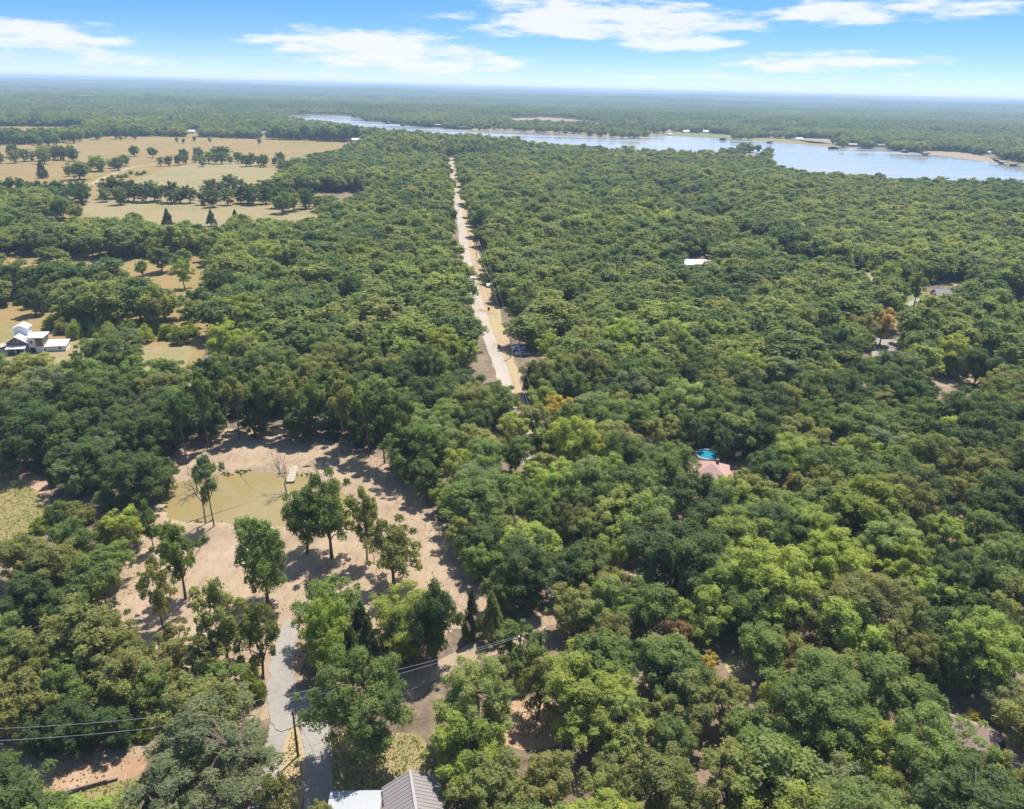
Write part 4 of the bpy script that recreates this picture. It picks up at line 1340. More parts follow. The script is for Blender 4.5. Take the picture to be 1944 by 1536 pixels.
GWORD = {'oak': 'oaks in the woods', 'elm': 'fine-leaved trees in the woods', 'open': 'open-crowned trees on the lot', 'slender': 'long-stemmed trees on the lot edge', 'cedar': 'cedars', 'shrub': 'shrubs', 'spread': None, 'bare': 'leafless trees'}
tx, ty_, td = proj(np.array([(t['x'], t['y'], t['h'] * .6) for t in TREES]))
buckets = {}
for i, t in enumerate(TREES):
    dd = [math.hypot(tx[i] - m[1], ty_[i] - m[2]) for m in MARKS]
    k = int(np.argmin(dd))
    dx, dy = tx[i] - MARKS[k][1], ty_[i] - MARKS[k][2]
    side = ('left of' if dx < 0 else 'right of') if abs(dx) > abs(dy) else ('behind' if dy < 0 else 'in front of')
    if 'corner' in MARKS[k][0] or 'edge' in MARKS[k][0]:
        side = 'towards' if 'patch' not in MARKS[k][0] else side
    word = TWORD[t['tint']] if t['kind'] != 'bare' else 'grey'
    buckets.setdefault((word, t['kind'], k, side), []).append((dd[k], i))
for (word, kind, k, side), lst in buckets.items():
    lst.sort()
    for q, (_, i) in enumerate(lst):
        base = f"{word} {KWORD[kind]} {side} the {MARKS[k][0]}"
        if len(lst) > 1:
            base += f", {ORD[min(q, 24)]}nearest to it" if q else ', nearest to it'
        TREES[i]['label'] = base

for i, t in enumerate(TREES):
    var = PROTO[t['kind'] + '_big' if t['kind'] in ('oak', 'elm') and t['d'] > 13 else t['kind']]
    tm, cm = var[rng.integers(len(var))]
    root = empty(NAME[t['kind']], (t['x'], t['y'], .1 if inside(np.array([[t['x'], t['y']]]), CLEAR)[0] else 0), t['rz'] if t.get('rz') is not None else rng.uniform(0, 6.28))
    w0 = {'slender': 9.6, 'cedar': 9.4, 'shrub': 11.0, 'spread': 11.0, 'bare': 9.0}.get(t['kind'], 11.3)
    h0 = {'shrub': 8.2, 'cedar': 12.0, 'bare': 12.5, 'spread': 11.3}.get(t['kind'], 12.0)
    s = t['d'] / w0
    root.scale = (s, s, t['h'] / h0)
    tr = obj('trunk', tm, root)
    cr = obj('branches' if t['kind'] == 'bare' else 'crown', cm, root)
    base = np.array(TINT[t['tint']]) * rng.normal(1, .09) * (1 + rng.normal(0, .022, 3))
    cr.color = (*np.clip(base, .01, 1), 1)
    tag(root, t['label'], 'tree' if t['kind'] != 'shrub' else 'shrub', GWORD[t['kind']])
print('TREES', len(TREES), 'fill', pick.sum(), 'mass', n_, 'far', len(PF))
from collections import Counter
print(Counter(t['kind'] for t in TREES))

# ------------------------------------------------------------------ buildings
def rotz(v, a):
    c, s = math.cos(a), math.sin(a)
    return np.array([v[0] * c - v[1] * s, v[0] * s + v[1] * c])


def gable(parent, w, d, hw, hr, wall, roof, x0=0., y0=0., over=.4, th=.14, z0=0., seams=0, hip=0.0):
    """gabled block, ridge along y, centre x0, y0: wall and roof meshes under parent"""
    a = w / 2
    b = d / 2
    V = [(x0 - a, y0 - b, z0), (x0 + a, y0 - b, z0), (x0 + a, y0 - b, z0 + hw), (x0, y0 - b + hip, z0 + hw + (hr if not hip else .0)), (x0 - a, y0 - b, z0 + hw)]
    V += [(x, 2 * y0 - y, z) for x, y, z in V]
    F = [(0, 1, 2, 3, 4), (9, 8, 7, 6, 5), (1, 6, 7, 2), (5, 0, 4, 9), (0, 5, 6, 1)]
    if hip:
        F = [(0, 1, 2, 4), (9, 7, 6, 5), (1, 6, 7, 2), (5, 0, 4, 9), (0, 5, 6, 1)]
    MB().add(V, F).build('wall', wall, parent)
    sl = hr / a
    A, B = a + over, b + over
    e = hw - over * sl
    rf = MB()
    if hip:
        P = [(-A, -B, e), (A, -B, e), (A, B, e), (-A, B, e), (0, -B + hip + over, hw + hr), (0, B - hip - over, hw + hr)]
        P = [(x + x0, y + y0, z + z0 + .02) for x, y, z in P]
        Q = [(x, y, z - th) for x, y, z in P[:4]]
        rf.add(P + Q, [(0, 1, 4), (1, 2, 5, 4), (2, 3, 5), (3, 0, 4, 5), (0, 6, 7, 1), (1, 7, 8, 2), (2, 8, 9, 3), (3, 9, 6, 0), (9, 8, 7, 6)])
    else:
        prof = [(-A, e), (0, hw + hr), (A, e), (A, e + th), (0, hw + hr + th), (-A, e + th)]
        V = [(x0 + x, y0 - B, z0 + z + .02) for x, z in prof] + [(x0 + x, y0 + B, z0 + z + .02) for x, z in prof]
        F = [(0, 1, 4, 5), (1, 2, 3, 4), (11, 10, 7, 6), (10, 9, 8, 7)] + [(5, 4, 10, 11), (4, 3, 9, 10), (0, 6, 7, 1), (1, 7, 8, 2), (0, 5, 11, 6), (2, 8, 9, 3)]
        rf.add(V, F)
    ro = rf.build('roof', roof, parent)
    if seams:
        L = math.hypot(A, e - hw - hr)
        sm = MB().box((0, -.025, 0), (L, .025, .05)).mesh('seam', roof)
        ang = math.atan2(hw + hr - e, A)
        for side in (0, 1):
            for k in range(seams):
                o = obj('seam', sm, ro)
                y = y0 - B + (k + .5) * 2 * B / seams
                o.location = (x0 + (-A if not side else A), y, z0 + e + th + .02)
                o.rotation_euler = (0, -ang, 0 if not side else math.pi)
                if side:
                    o.rotation_euler = Euler((0, -ang, math.pi), 'XYZ')
    return ro


def panel(parent, name, x, y, z, w, h, face, mat, frame=None):
    """window or door: a framed pane standing 4 cm proud of a wall; face: '-y', '+x' ..."""
    t = .05
    if face[1] == 'y':
        s = -1 if face[0] == '-' else 1
        lo, hi = (x - w / 2, y if s > 0 else y - t, z), (x + w / 2, y + t if s > 0 else y, z + h)
        f = lambda g: ((lo[0] - g, lo[1] - (.02 if s < 0 else 0), lo[2] - g), (hi[0] + g, hi[1] + (.02 if s > 0 else 0), hi[2] + g))
    else:
        s = -1 if face[0] == '-' else 1
        lo, hi = (x if s > 0 else x - t, y - w / 2, z), (x + t if s > 0 else x, y + w / 2, z + h)
    o = MB().box(lo, hi).build(name, mat, parent)
    if frame is not None:
        g = .09
        fr = MB()
        if face[1] == 'y':
            y1, y2 = sorted((y, y + s * (t + .03)))
            fr.box((lo[0] - g, y1, lo[2] - g), (lo[0], y2, hi[2] + g)).box((hi[0], y1, lo[2] - g), (hi[0] + g, y2, hi[2] + g)).box((lo[0], y1, hi[2]), (hi[0], y2, hi[2] + g)).box((lo[0], y1, lo[2] - g), (hi[0], y2, lo[2]))
        else:
            x1, x2 = sorted((x, x + s * (t + .03)))
            fr.box((x1, lo[1] - g, lo[2] - g), (x2, lo[1], hi[2] + g)).box((x1, hi[1], lo[2] - g), (x2, hi[1] + g, hi[2] + g)).box((x1, lo[1], hi[2]), (x2, hi[1], hi[2] + g)).box((x1, lo[1], lo[2] - g), (x2, hi[1], lo[2]))
        fr.build('frame', frame, o)
    return o


def near_house():
    p0, p1 = at(778, 1463, 5.0), at(790, 1536, 5.0)
    u = (p1 - p0)[:2]
    u /= np.linalg.norm(u)
    v = np.array([-u[1], u[0]])
    l, r = at(722, 1478, 3.3), at(833, 1480, 3.3)
    hwid = abs(np.dot((r - l)[:2], v)) / 2
    D = 13.0
    c = p0[:2] + u * D / 2
    ang = math.atan2(u[1], u[0]) + math.pi / 2
    root = empty('house', (c[0], c[1], 0), ang)
    tag(root, 'house with ribbed grey-tan metal gable roof at the bottom edge', 'house')
    gable(root, 2 * hwid - .8, D - .8, 3.25, 1.7, M['beige'], M['brown_metal'], over=.4, seams=26)
    MB().box((-.16, -D / 2 - .02, 5.12), (.16, D / 2 + .02, 5.17)).build('ridge_cap', M['brown_metal'], root)
    panel(root, 'door', 0, D / 2 - .4, .05, 1.0, 2.1, '+y', M['white'], M['white'])
    panel(root, 'window', -2, D / 2 - .4, 1.0, 1.2, 1.1, '+y', M['glass'], M['white'])
    # shed beside it
    a, b = at(628, 1501, 2.7), at(727, 1500, 2.7)
    w = np.linalg.norm((b - a)[:2])
    m = (a + b)[:2] / 2
    s = empty('shed', (m[0], m[1], 0), math.atan2((b - a)[1], (b - a)[0]))
    tag(s, 'low shed with pale flat metal roof left of the ribbed roof', 'shed')
    MB().box((-w / 2 + .2, -4.8, 0), (w / 2 - .2, -.2, 2.5)).build('wall', M['white'], s)
    rf = MB().add([(-w / 2, -2.6, 2.62), (w / 2, -2.6, 2.62), (w / 2, 0, 2.7), (-w / 2, 0, 2.7), (-w / 2, -2.6, 2.5), (w / 2, -2.6, 2.5), (w / 2, 0, 2.52), (-w / 2, 0, 2.52)],
                  [(0, 1, 2, 3), (7, 6, 5, 4), (0, 4, 5, 1), (1, 5, 6, 2), (2, 6, 7, 3), (3, 7, 4, 0)]).build('roof', M['light_metal'], s)
    MB().box((-w / 2 + .1, -5.2, 2.3), (w / 2, -2.62, 2.55)).build('white_roof', M['white_metal'], s)
    sm = MB().box((-.02, -2.6, 0), (.02, 0, .035)).mesh('seam', M['light_metal'])
    for k in range(9):
        o = obj('seam', sm, rf, (-w / 2 + (k + .5) * w / 9, 0, 2.69))
        o.rotation_euler = (math.atan2(.08, 2.6), 0, 0)


near_house()


def house_at(name, label, px, py, rz, w, d, hw, hr, wall, roof, hip=0., wins=(), group=None, cat='house', seams=0):
    p = at(px, py)
    root = empty(name, (p[0], p[1], 0), rz)
    tag(root, label, cat, group)
    gable(root, w, d, hw, hr, wall, roof, hip=hip, seams=seams)
    for face, off, z, ww, hh in wins:
        if face[1] == 'y':
            panel(root, 'window', off, (-d / 2 if face[0] == '-' else d / 2), z, ww, hh, face, M['glass'], M['white'])
        else:
            panel(root, 'window', (-w / 2 if face[0] == '-' else w / 2), off, z, ww, hh, face, M['glass'], M['white'])
    return root


W4 = (('-y', -2.0, 1.0, 1.3, 1.2), ('-y', 2.0, 1.0, 1.3, 1.2), ('-x', 0, 1.0, 1.4, 1.2), ('+x', 0, 1.0, 1.4, 1.2))
r_ = house_at('house', 'house under faded pinkish red hip roof, half hidden beside the round pool', 1347, 912, R(-14), 7.4, 7.0, 2.7, 1.9, M['beige'], M['pinkroof'], hip=3.0, wins=W4)
MB().box((.9, .6, 3.4), (1.5, 1.2, 5.0)).build('chimney', M['brick'], r_)
gable(r_, 3.6, 3.6, 2.4, .9, M['beige'], M['pinkroof'], x0=-4.4, y0=-2.4)
r_ = house_at('house', 'brown shingled house among trees in the bottom right corner', 1828, 1418, R(62), 4.6, 5.6, 2.6, 1.4, M['brick'], M['brownroof'], wins=W4)
r_ = house_at('house', 'small brown roof at the right edge, just below the white boat', 1942, 1462, R(70), 4.2, 5.0, 2.5, 1.2, M['brick'], M['brownroof'], wins=W4[:2])
r_ = house_at('barn', 'long barn with bright white metal roof in the far right woods', 1326, 512, R(84), 9.0, 20.0, 3.2, 1.6, M['white'], M['white_metal'], cat='barn', wins=(('-y', 0, 0.05, 3.0, 2.6),))
r_ = house_at('house', 'tan shingle-roofed house screened by trees left of the lawn', 1632, 540, R(80), 8.0, 14.0, 3.0, 2.4, M['greysiding'], M['tanroof'], wins=W4)
r_ = house_at('house', 'dark grey-roofed house with two gables right of the lawn', 1792, 572, R(86), 7.0, 9.5, 3.0, 2.0, M['brick'], M['greyroof'], wins=W4)
gable(r_, 5.2, 5.6, 2.8, 1.7, M['brick'], M['greyroof'], x0=-4.6, y0=-4.4)
panel(r_, 'garage_door', -4.6, -7.2, .05, 2.6, 2.2, '-y', M['white'], M['white'])
r_ = house_at('garden_shed', 'small blue-grey shed at the left end of the green lawn', 1704, 566, R(10), 4.0, 5.0, 2.4, 1.2, M['greysiding'], M['greyroof'], cat='shed', wins=(('-y', 0, .9, .9, .9),))


def farmhouse():
    p = at(36, 672)
    root = empty('farmhouse', (p[0], p[1], 0), R(12))
    root.scale = (.84, .84, .84)
    tag(root, 'white farmhouse with steep metal gables and a rooftop tower', 'house')
    gable(root, 6.8, 9.0, 4.4, 2.2, M['brick'], M['white_metal'], y0=4.5, over=.5, seams=0)
    MB().box((-2.2, 5.2, 5.4), (2.4, 9.2, 8.2)).build('tower_wall', M['white'], root)
    gable(root, 4.9, 4.3, .05, 1.2, M['white'], M['white_metal'], x0=.1, y0=7.2, z0=8.2, over=.3)
    MB().add([(-3.3, -2.4, 2.75), (3.3, -2.4, 2.75), (3.3, .0, 3.3), (-3.3, .0, 3.3), (-3.3, -2.4, 2.62), (3.3, -2.4, 2.62), (3.3, 0, 3.17), (-3.3, 0, 3.17)],
             [(0, 1, 2, 3), (7, 6, 5, 4), (0, 4, 5, 1), (1, 5, 6, 2), (3, 7, 4, 0)]).build('porch_roof', M['white_metal'], root)
    for x in (-3.0, 0, 3.0):
        MB().box((x - .08, -2.3, 0), (x + .08, -2.14, 2.64)).build('porch_post', M['white'], root)
    MB().box((-3.4, -2.4, 0), (3.4, 0, .25)).build('porch_floor', M['timber'], root)
    panel(root, 'door', 0, 0, .25, 1.0, 2.1, '-y', M['dark'], M['white'])
    for x in (-2.2, 2.2):
        panel(root, 'window', x, 0, 1.0, 1.2, 1.2, '-y', M['glass'], M['white'])
    panel(root, 'window', 0, 0, 4.4, 1.0, 1.1, '-y', M['glass'], M['white'])
    MB().box((3.42, 1.0, 0), (6.0, 7.0, 5.6)).build('wing_wall', M['white'], root)
    MB().box((6.02, .8, 2.4), (8.4, 7.0, 5.6)).build('wing_cladding', M['timber'], root)
    MB().box((6.02, 1.0, 0), (8.2, 7.0, 2.38)).build('wing_base', M['white'], root)
    MB().box((3.2, .3, 5.62), (9.0, 7.6, 5.95)).build('wing_roof', M['white_metal'], root)
    panel(root, 'window', 4.6, 1.0, 3.6, .8, .9, '-y', M['glass'], M['white'])
    panel(root, 'garage_door', 4.7, 1.0, .05, 1.9, 1.9, '-y', M['dark'], M['white'])
    MB().box((8.7, 1.6, 0), (15.6, 6.2, 2.3)).build('lean_to_wall', M['white'], root)
    MB().add([(8.5, 1.0, 2.2), (16.0, 1.0, 2.2), (16.0, 6.6, 3.1), (8.5, 6.6, 3.1), (8.5, 1.0, 2.05), (16.0, 1.0, 2.05), (16.0, 6.6, 2.95), (8.5, 6.6, 2.95)],
             [(0, 1, 2, 3), (7, 6, 5, 4), (0, 4, 5, 1), (1, 5, 6, 2), (2, 6, 7, 3), (3, 7, 4, 0)]).build('lean_to_roof', M['white_metal'], root)
    panel(root, 'window', 13.6, 1.6, .9, .9, .9, '-y', M['glass'], M['white'])
    MB().box((-8.5, 0, 0), (-3.5, 5.5, 2.3)).build('side_wall', M['greysiding'], root)
    MB().add([(-8.8, -.4, 2.3), (-3.42, -.4, 3.3), (-3.42, 6, 3.3), (-8.8, 6, 2.3), (-8.8, -.4, 2.15), (-3.42, -.4, 3.15), (-3.42, 6, 3.15), (-8.8, 6, 2.15)],
             [(0, 1, 2, 3), (7, 6, 5, 4), (0, 4, 5, 1), (2, 6, 7, 3), (3, 7, 4, 0)]).build('side_roof', M['tanroof'], root)


farmhouse()


def round_pool():
    p = at(1342, 872)
    root = empty('swimming_pool', (p[0], p[1], 0))
    tag(root, 'round above-ground pool with turquoise water behind the faded red roof', 'pool')
    n = 28
    th = np.arange(n) * 2 * math.pi / n
    r0, r1, h = 2.75, 2.6, 1.3
    V, F = [], []
    for r, z in ((r0, 0), (r0, h), (r1, h), (r1, .9)):
        V += [(r * math.cos(a), r * math.sin(a), z) for a in th]
    for k in range(3):
        F += [(k * n + i, k * n + (i + 1) % n, (k + 1) * n + (i + 1) % n, (k + 1) * n + i) for i in range(n)]
    MB().add(V, F).build('pool_wall', M['greysiding'], root)
    V, F = tube(np.array([((r0 - .07) * math.cos(a), (r0 - .07) * math.sin(a), h + .03) for a in np.r_[th, th[:1]]]), np.full(n + 1, .1), 6, False)
    MB().add(V, F).build('pool_rim', M['white'], root)
    MB().add([(0, 0, 1.08)] + [(r1 * math.cos(a), r1 * math.sin(a), 1.08) for a in th], [(0, 1 + i, 1 + (i + 1) % n) for i in range(n)]).build('water', M['pool'], root)
    ld = MB()
    for s in (-.25, .25):
        ld.tube([(-r0 - .35, s, 0), (-r0 - .1, s, 1.9), (-r0 + .35, s, 1.9), (-r0 + .45, s, .9)], .03, 5)
    for z in (.4, .8, 1.2):
        ld.tube([(-r0 - .3, -.25, z), (-r0 - .3, .25, z)], .03, 5)
    ld.build('ladder', M['white'], root)
    q = at(1395, 884)
    b = empty('basketball_hoop', (q[0], q[1], 0), R(30))
    tag(b, 'dark basketball hoop on a post right of the round pool', 'basketball hoop')
    MB().tube([(0, 0, 0), (0, 0, 2.9), (0, -.5, 3.2)], .07, 6).build('post', M['dark'], b)
    MB().box((-.9, -.6, 2.8), (.9, -.54, 3.9)).build('backboard', M['greysiding'], b)
    V, F = tube(np.array([(.24 * math.cos(a), -.88 + .24 * math.sin(a), 3.0) for a in np.linspace(0, 6.28, 13)]), np.full(13, .02), 4, False)
    MB().add(V, F).build('rim', M['brownroof'], b)
    # in-ground pool at the right edge
    c = at(1936, 594)
    g = empty('swimming_pool', (c[0], c[1], 0), R(8))
    tag(g, 'in-ground pool with pale deck at the right edge of the lawn', 'pool')
    MB().box((-8, -4, -.1), (8, 4, .12)).build('deck', M['white'], g)
    MB().prism([(6 * math.cos(a), 2.6 * math.sin(a)) for a in np.linspace(0, 6.28, 25)[:-1]], .1, .15).build('water', M['pool'], g)
    d = at(1905, 585)
    k = empty('pergola', (d[0], d[1], 0), R(5))
    tag(k, 'dark flat-roofed pergola beside the pool at the right edge', 'pergola')
    MB().box((-3.4, -2.2, 2.5), (3.4, 2.2, 2.7)).build('roof', M['greyroof'], k)
    for x in (-3.1, 0, 3.1):
        for y in (-2, 2):
            MB().box((x - .08, y - .08, 0), (x + .08, y + .08, 2.5)).build('post', M['timber'], k)


round_pool()


def pond_dock():
    a, b = at(551, 915, .7), at(560, 884, .8)
    v = (b - a)[:2]
    L = np.linalg.norm(v)
    root = empty('dock', (a[0], a[1], 0), math.atan2(v[1], v[0]))
    tag(root, 'small pale plank dock reaching into the muddy pond', 'dock')
    w = 1.7
    n = int(L / .32)
    pm = MB().box((0, -w / 2, 0), (.28, w / 2, .05)).mesh('plank', M['plank'])
    for i in range(n):
        o = obj('plank', pm, root, (i * .32, rng.normal(0, .015), .78 + rng.normal(0, .006)))
        o.rotation_euler = (0, 0, rng.normal(0, .012))
    for s in (-1, 1):
        MB().box((0, s * .7 - .05, .58), (n * .32, s * .7 + .05, .77)).build('beam', M['timber'], root)
        for x in (.15, L * .5, L - .3):
            MB().tube([(x, s * .8, 0), (x, s * .8, 1.05)], .08, 6).build('post', M['timber'], root)


pond_dock()


def wheel(parent, x, y, r=.34, w=.22):
    n = 14
    th = np.arange(n) * 2 * math.pi / n
    V = [(x + r * math.cos(a), y - w / 2, r + r * math.sin(a)) for a in th] + [(x + r * math.cos(a), y + w / 2, r + r * math.sin(a)) for a in th]
    F = [tuple(range(n)), tuple(range(n, 2 * n))[::-1]] + [(i, n + i, n + (i + 1) % n, (i + 1) % n) for i in range(n)]
    o = MB().add(V, F).build('wheel', M['tyre'], parent)
    s = 1 if y > 0 else -1
    MB().tube([(x, y + s * (w / 2 - .02), r), (x, y + s * (w / 2 + .015), r)], r * .55, 10).build('rim', M['gateway'], o)


def vehicle(name, label, px, py, rz, paint, kind):
    p = at(px, py)
    root = empty(name, (p[0], p[1], .05), rz)
    tag(root, label, {'parked_van': 'van'}.get(name, 'car'))
    if kind == 'van':
        prof = [(-2.6, .4), (2.5, .4), (2.6, .9), (2.2, 1.1), (1.55, 1.95), (1.3, 2.05), (-2.5, 2.05), (-2.6, 1.9)]
        gl = [(1.6, 1.12), (2.16, 1.1), (1.6, 1.88), (.6, 1.88), (.6, 1.12)]
    else:
        prof = [(-2.25, .35), (2.2, .35), (2.3, .75), (1.1, .95), (.45, 1.45), (-1.3, 1.48), (-2.0, 1.0), (-2.3, .95)]
        gl = [(1.0, .98), (.45, 1.40), (-1.25, 1.43), (-1.85, 1.02)]
    wd = .92
    n = len(prof)
    V = []
    for s, inn in ((-1, 0), (-1, 1), (1, 1), (1, 0)):
        pass
    def sec(y, k):
        zc = 1.0
        return [(x * (1 - .03 * k), y, z if z < .8 else zc + (z - zc) * (1 - .02 * k)) for x, z in prof]
    V = sec(-wd, 1) + sec(-wd + .12, 0) + sec(wd - .12, 0) + sec(wd, 1)
    F = [tuple(range(n))]
    for k in range(3):
        F += [(k * n + i, (k + 1) * n + i, (k + 1) * n + (i + 1) % n, k * n + (i + 1) % n) for i in range(n)]
    F.append(tuple(3 * n + i for i in range(n))[::-1])
    MB().add(V, F).build('body', paint, root)
    for s in (-1, 1):
        y = s * (wd + .012)
        m = len(gl)
        a = [(x, y, z) for x, z in gl]
        MB().add(a, [tuple(range(m)) if s < 0 else tuple(range(m))[::-1]]).build('side_window', M['glass'], root)
    if kind == 'van':
        ws = [(2.23, 1.12), (1.58, 1.93)]
    else:
        ws = [(1.12, .97), (.50, 1.44)]
    a = [(ws[0][0], -.75, ws[0][1]), (ws[0][0], .75, ws[0][1]), (ws[1][0], .68, ws[1][1]), (ws[1][0], -.68, ws[1][1])]
    a = [(x + .03, y, z + .03) for x, y, z in a]
    MB().add(a, [(0, 1, 2, 3)]).build('windscreen', M['glass'], root)
    fx = 2.52 if kind == 'van' else 2.24
    for s in (-1, 1):
        MB().box((fx, s * .62 - .16, .68), (fx + .07, s * .62 + .16, .82)).build('headlight', M['white'], root)
        for x in (-1.45, 1.5):
            wheel(root, x, s * .82)
    return root


vehicle('parked_van', 'white van parked under trees on the lane right of centre', 1096, 1268, R(130), M['carpaint'], 'van')
vehicle('parked_car', 'white car parked under roadside trees beyond the nearer bin', 984, 665, R(20), M['carpaint'], 'car')
vehicle('parked_car', 'blue-grey car parked next to the white car by the road', 991, 675, R(15), M['carblue'], 'car')
vehicle('parked_car', 'white car in the far roadside turnout at tree edge', 927, 544, R(100), M['carpaint'], 'car')


def boat():
    p = at(1874, 1410)
    root = empty('boat', (p[0], p[1], .0), R(-28))
    tag(root, 'small white boat with blue seats beside the brown roof', 'boat')
    def ring(s, z):
        return [(x * s, y * s, z) for x, y in [(-1.5, -.6), (.4, -.66), (1.2, -.45), (1.65, 0), (1.2, .45), (.4, .66), (-1.5, .6)]]
    n = 7
    V = ring(.8, .5) + ring(1, 1.15) + ring(.88, 1.17) + ring(.72, .75)
    F = [tuple(range(n))[::-1]]
    for k in range(3):
        F += [(k * n + i, k * n + (i + 1) % n, (k + 1) * n + (i + 1) % n, (k + 1) * n + i) for i in range(n)]
    F.append(tuple(3 * n + i for i in range(n)))
    MB().add(V, F).build('hull', M['carpaint'], root)
    for x in (-.8, .2):
        MB().box((x - .2, -.5, .76), (x + .2, .5, .98)).build('seat', M['carblue'], root)
    tr = MB().box((-1.2, -.5, .34), (1.6, -.42, .46)).box((-1.2, .42, .34), (1.6, .5, .46)).box((1.3, -.41, .34), (1.4, .41, .46)).box((-.3, -.41, .34), (-.2, .41, .46)).build('trailer', M['gateway'], root)
    for s in (-1, 1):
        wheel(root, -.25, s * .7, .26, .16)


boat()


def bin_(label, px, py):
    p = at(px, py)
    root = empty('rubbish_bin', (p[0], p[1], .03), rng.uniform(0, 6))
    tag(root, label, 'bin')
    V = [(-.26, -.3, .1), (.26, -.3, .1), (.26, .3, .1), (-.26, .3, .1), (-.32, -.38, 1.0), (.32, -.38, 1.0), (.32, .38, 1.0), (-.32, .38, 1.0)]
    MB().add(V, [(3, 2, 1, 0), (4, 5, 6, 7), (0, 1, 5, 4), (1, 2, 6, 5), (2, 3, 7, 6), (3, 0, 4, 7)]).build('body', M['binplastic'], root)
    MB().add([(-.35, -.42, 1.01), (.35, -.42, 1.01), (.35, .42, 1.01), (-.35, .42, 1.01), (-.28, -.3, 1.12), (.28, -.3, 1.12), (.28, .36, 1.12), (-.28, .36, 1.12)],
             [(4, 5, 6, 7), (0, 1, 5, 4), (1, 2, 6, 5), (2, 3, 7, 6), (3, 0, 4, 7), (3, 2, 1, 0)]).build('lid', M['binplastic'], root)
    for s in (-1, 1):
        wheel(root, s * .27, .33, .11, .06)


bin_('dark rubbish bin at the nearer roadside turnout', 947, 661)
bin_('dark rubbish bin at the farther roadside turnout', 928, 589)


def pole_at(label, bx, by, h, rz, arm=True, tf=False):
    p = at(bx, by)
    root = empty('utility_pole', (p[0], p[1], 0), rz)
    tag(root, label, 'utility pole', 'utility poles')
    MB().tube([(0, 0, -.3), (0, 0, h * .5), (0, 0, h)], [.17, .145, .11], 8).build('pole', M['polewood'], root)
    tips = [(0, 0, h)]
    if arm:
        ca = MB().box((-1.1, -.19, h - .62), (1.1, -.1, h - .5)).build('crossarm', M['polewood'], root)
        im = MB().tube([(0, 0, 0), (0, 0, .12), (0, 0, .2)], [.04, .07, .05], 6).mesh('insulator', M['white'])
        for x in (-1.0, 0.45, 1.0):
            obj('insulator', im, ca, (x, -.145, h - .5))
        tips = [(-1.0, -.145, h - .3), (1.0, -.145, h - .3), (0, 0, h)]
    if tf:
        MB().tube([(.1, .38, h - 1.7), (.1, .38, h - 1.65), (.1, .38, h - .9), (.1, .38, h - .82)], [.18, .24, .24, .16], 10).build('transformer', M['gateway'], root)
    c, s = math.cos(rz), math.sin(rz)
    return [np.array([p[0] + x * c - y * s, p[1] + x * s + y * c, z]) for x, y, z in tips]


def wire(name, label, a, b, sag, r=.021, group=None):
    t = np.linspace(0, 1, 15)[:, None]
    P = a * (1 - t) + b * t
    P[:, 2] -= 4 * sag * (t * (1 - t))[:, 0]
    V, F = tube(P, np.full(15, r), 5)
    o = MB().add(V, F).build(name, M['wire'], None)
    tag(o, label, 'power line', group)


pf = pole_at('bare wooden utility pole on the dirt island in the driveway fork', 566, 1436, 7.9, 0, arm=False)
pa = pole_at('utility pole behind the spreading grey-green tree at bottom left', 318, 1470, 9.0, R(70))
pz = pole_at('utility pole at the left frame edge near the shaded lane', -250, 1500, 9.0, R(80))
pb = pole_at('utility pole beside the cross lane right of the pale green tree', 985, 1296, 9.0, R(35), tf=True)
pc = pole_at('tall utility pole in front of the yellow tree beside the road', 1026, 892, 9.5, R(12))
pd = pole_at('utility pole with transformer near the nearer rubbish bin', 969, 680, 9.0, R(10), tf=True)
pe = pole_at('utility pole near the farther rubbish bin', 934, 567, 9.0, R(8))
pg_ = pole_at('utility pole far along the road verge', 905, 490, 9.0, R(6))
for k, w_ in ((0, 'upper'), (1, 'lower')):
    wire('power_line', f'{w_} wire crossing the shaded lane at bottom left', pz[k], pa[k], .8)
    wire('power_line', f'{w_} wire crossing above the driveway fork', pa[k], pb[k], 1.3)
    wire('power_line', f"{['left', 'right'][k]} roadside wire just before the nearer rubbish bin", pc[k], pd[k], 1.0)
    wire('power_line', f"{['left', 'right'][k]} wire along the verge between the two rubbish bins", pd[k], pe[k], 1.0)
    wire('power_line', f"{['left', 'right'][k]} wire along the verge beyond the farther bin", pe[k], pg_[k], 1.0, .04)
hh = at(634, 1500, 2.8)
wire('service_line', 'thin wire from the fork pole down to the pale shed', pf[0], hh, .3, .02)
c0, c1 = at(1210, 352, 10), at(1520, 520, 10)
for k, (o0, w_) in enumerate(((-.8, 'left'), (.8, 'right'))):
    wire('power_line', f'{w_} wire over the cut through the far right woods', c0 + np.array([o0, 0, 0]), c1 + np.array([o0, 0, 0]), 1.2, .05)

# retaining wall of stacked sleepers, bottom left
a_, b_ = at(120, 1510), at(238, 1477)
v_ = (b_ - a_)[:2]
L_ = np.linalg.norm(v_)
rw = empty('retaining_wall', (a_[0], a_[1], 0), math.atan2(v_[1], v_[0]))
tag(rw, 'low dark timber retaining wall below the shaded lane', 'wall')
sm_ = MB().box((.01, -.11, 0), (2.38, .11, .2)).mesh('sleeper', M['timber'])
for row in range(3):
    for i in range(int(L_ / 2.4)):
        obj('sleeper', sm_, rw, (i * 2.4 + (1.2 if row == 1 else 0), rng.normal(0, .015), row * .21))
for i in range(int(L_ / 2.4) + 1):
    MB().box((i * 2.4 - .07, -.26, 0), (i * 2.4 + .07, -.12, .75)).build('stake', M['timber'], rw)

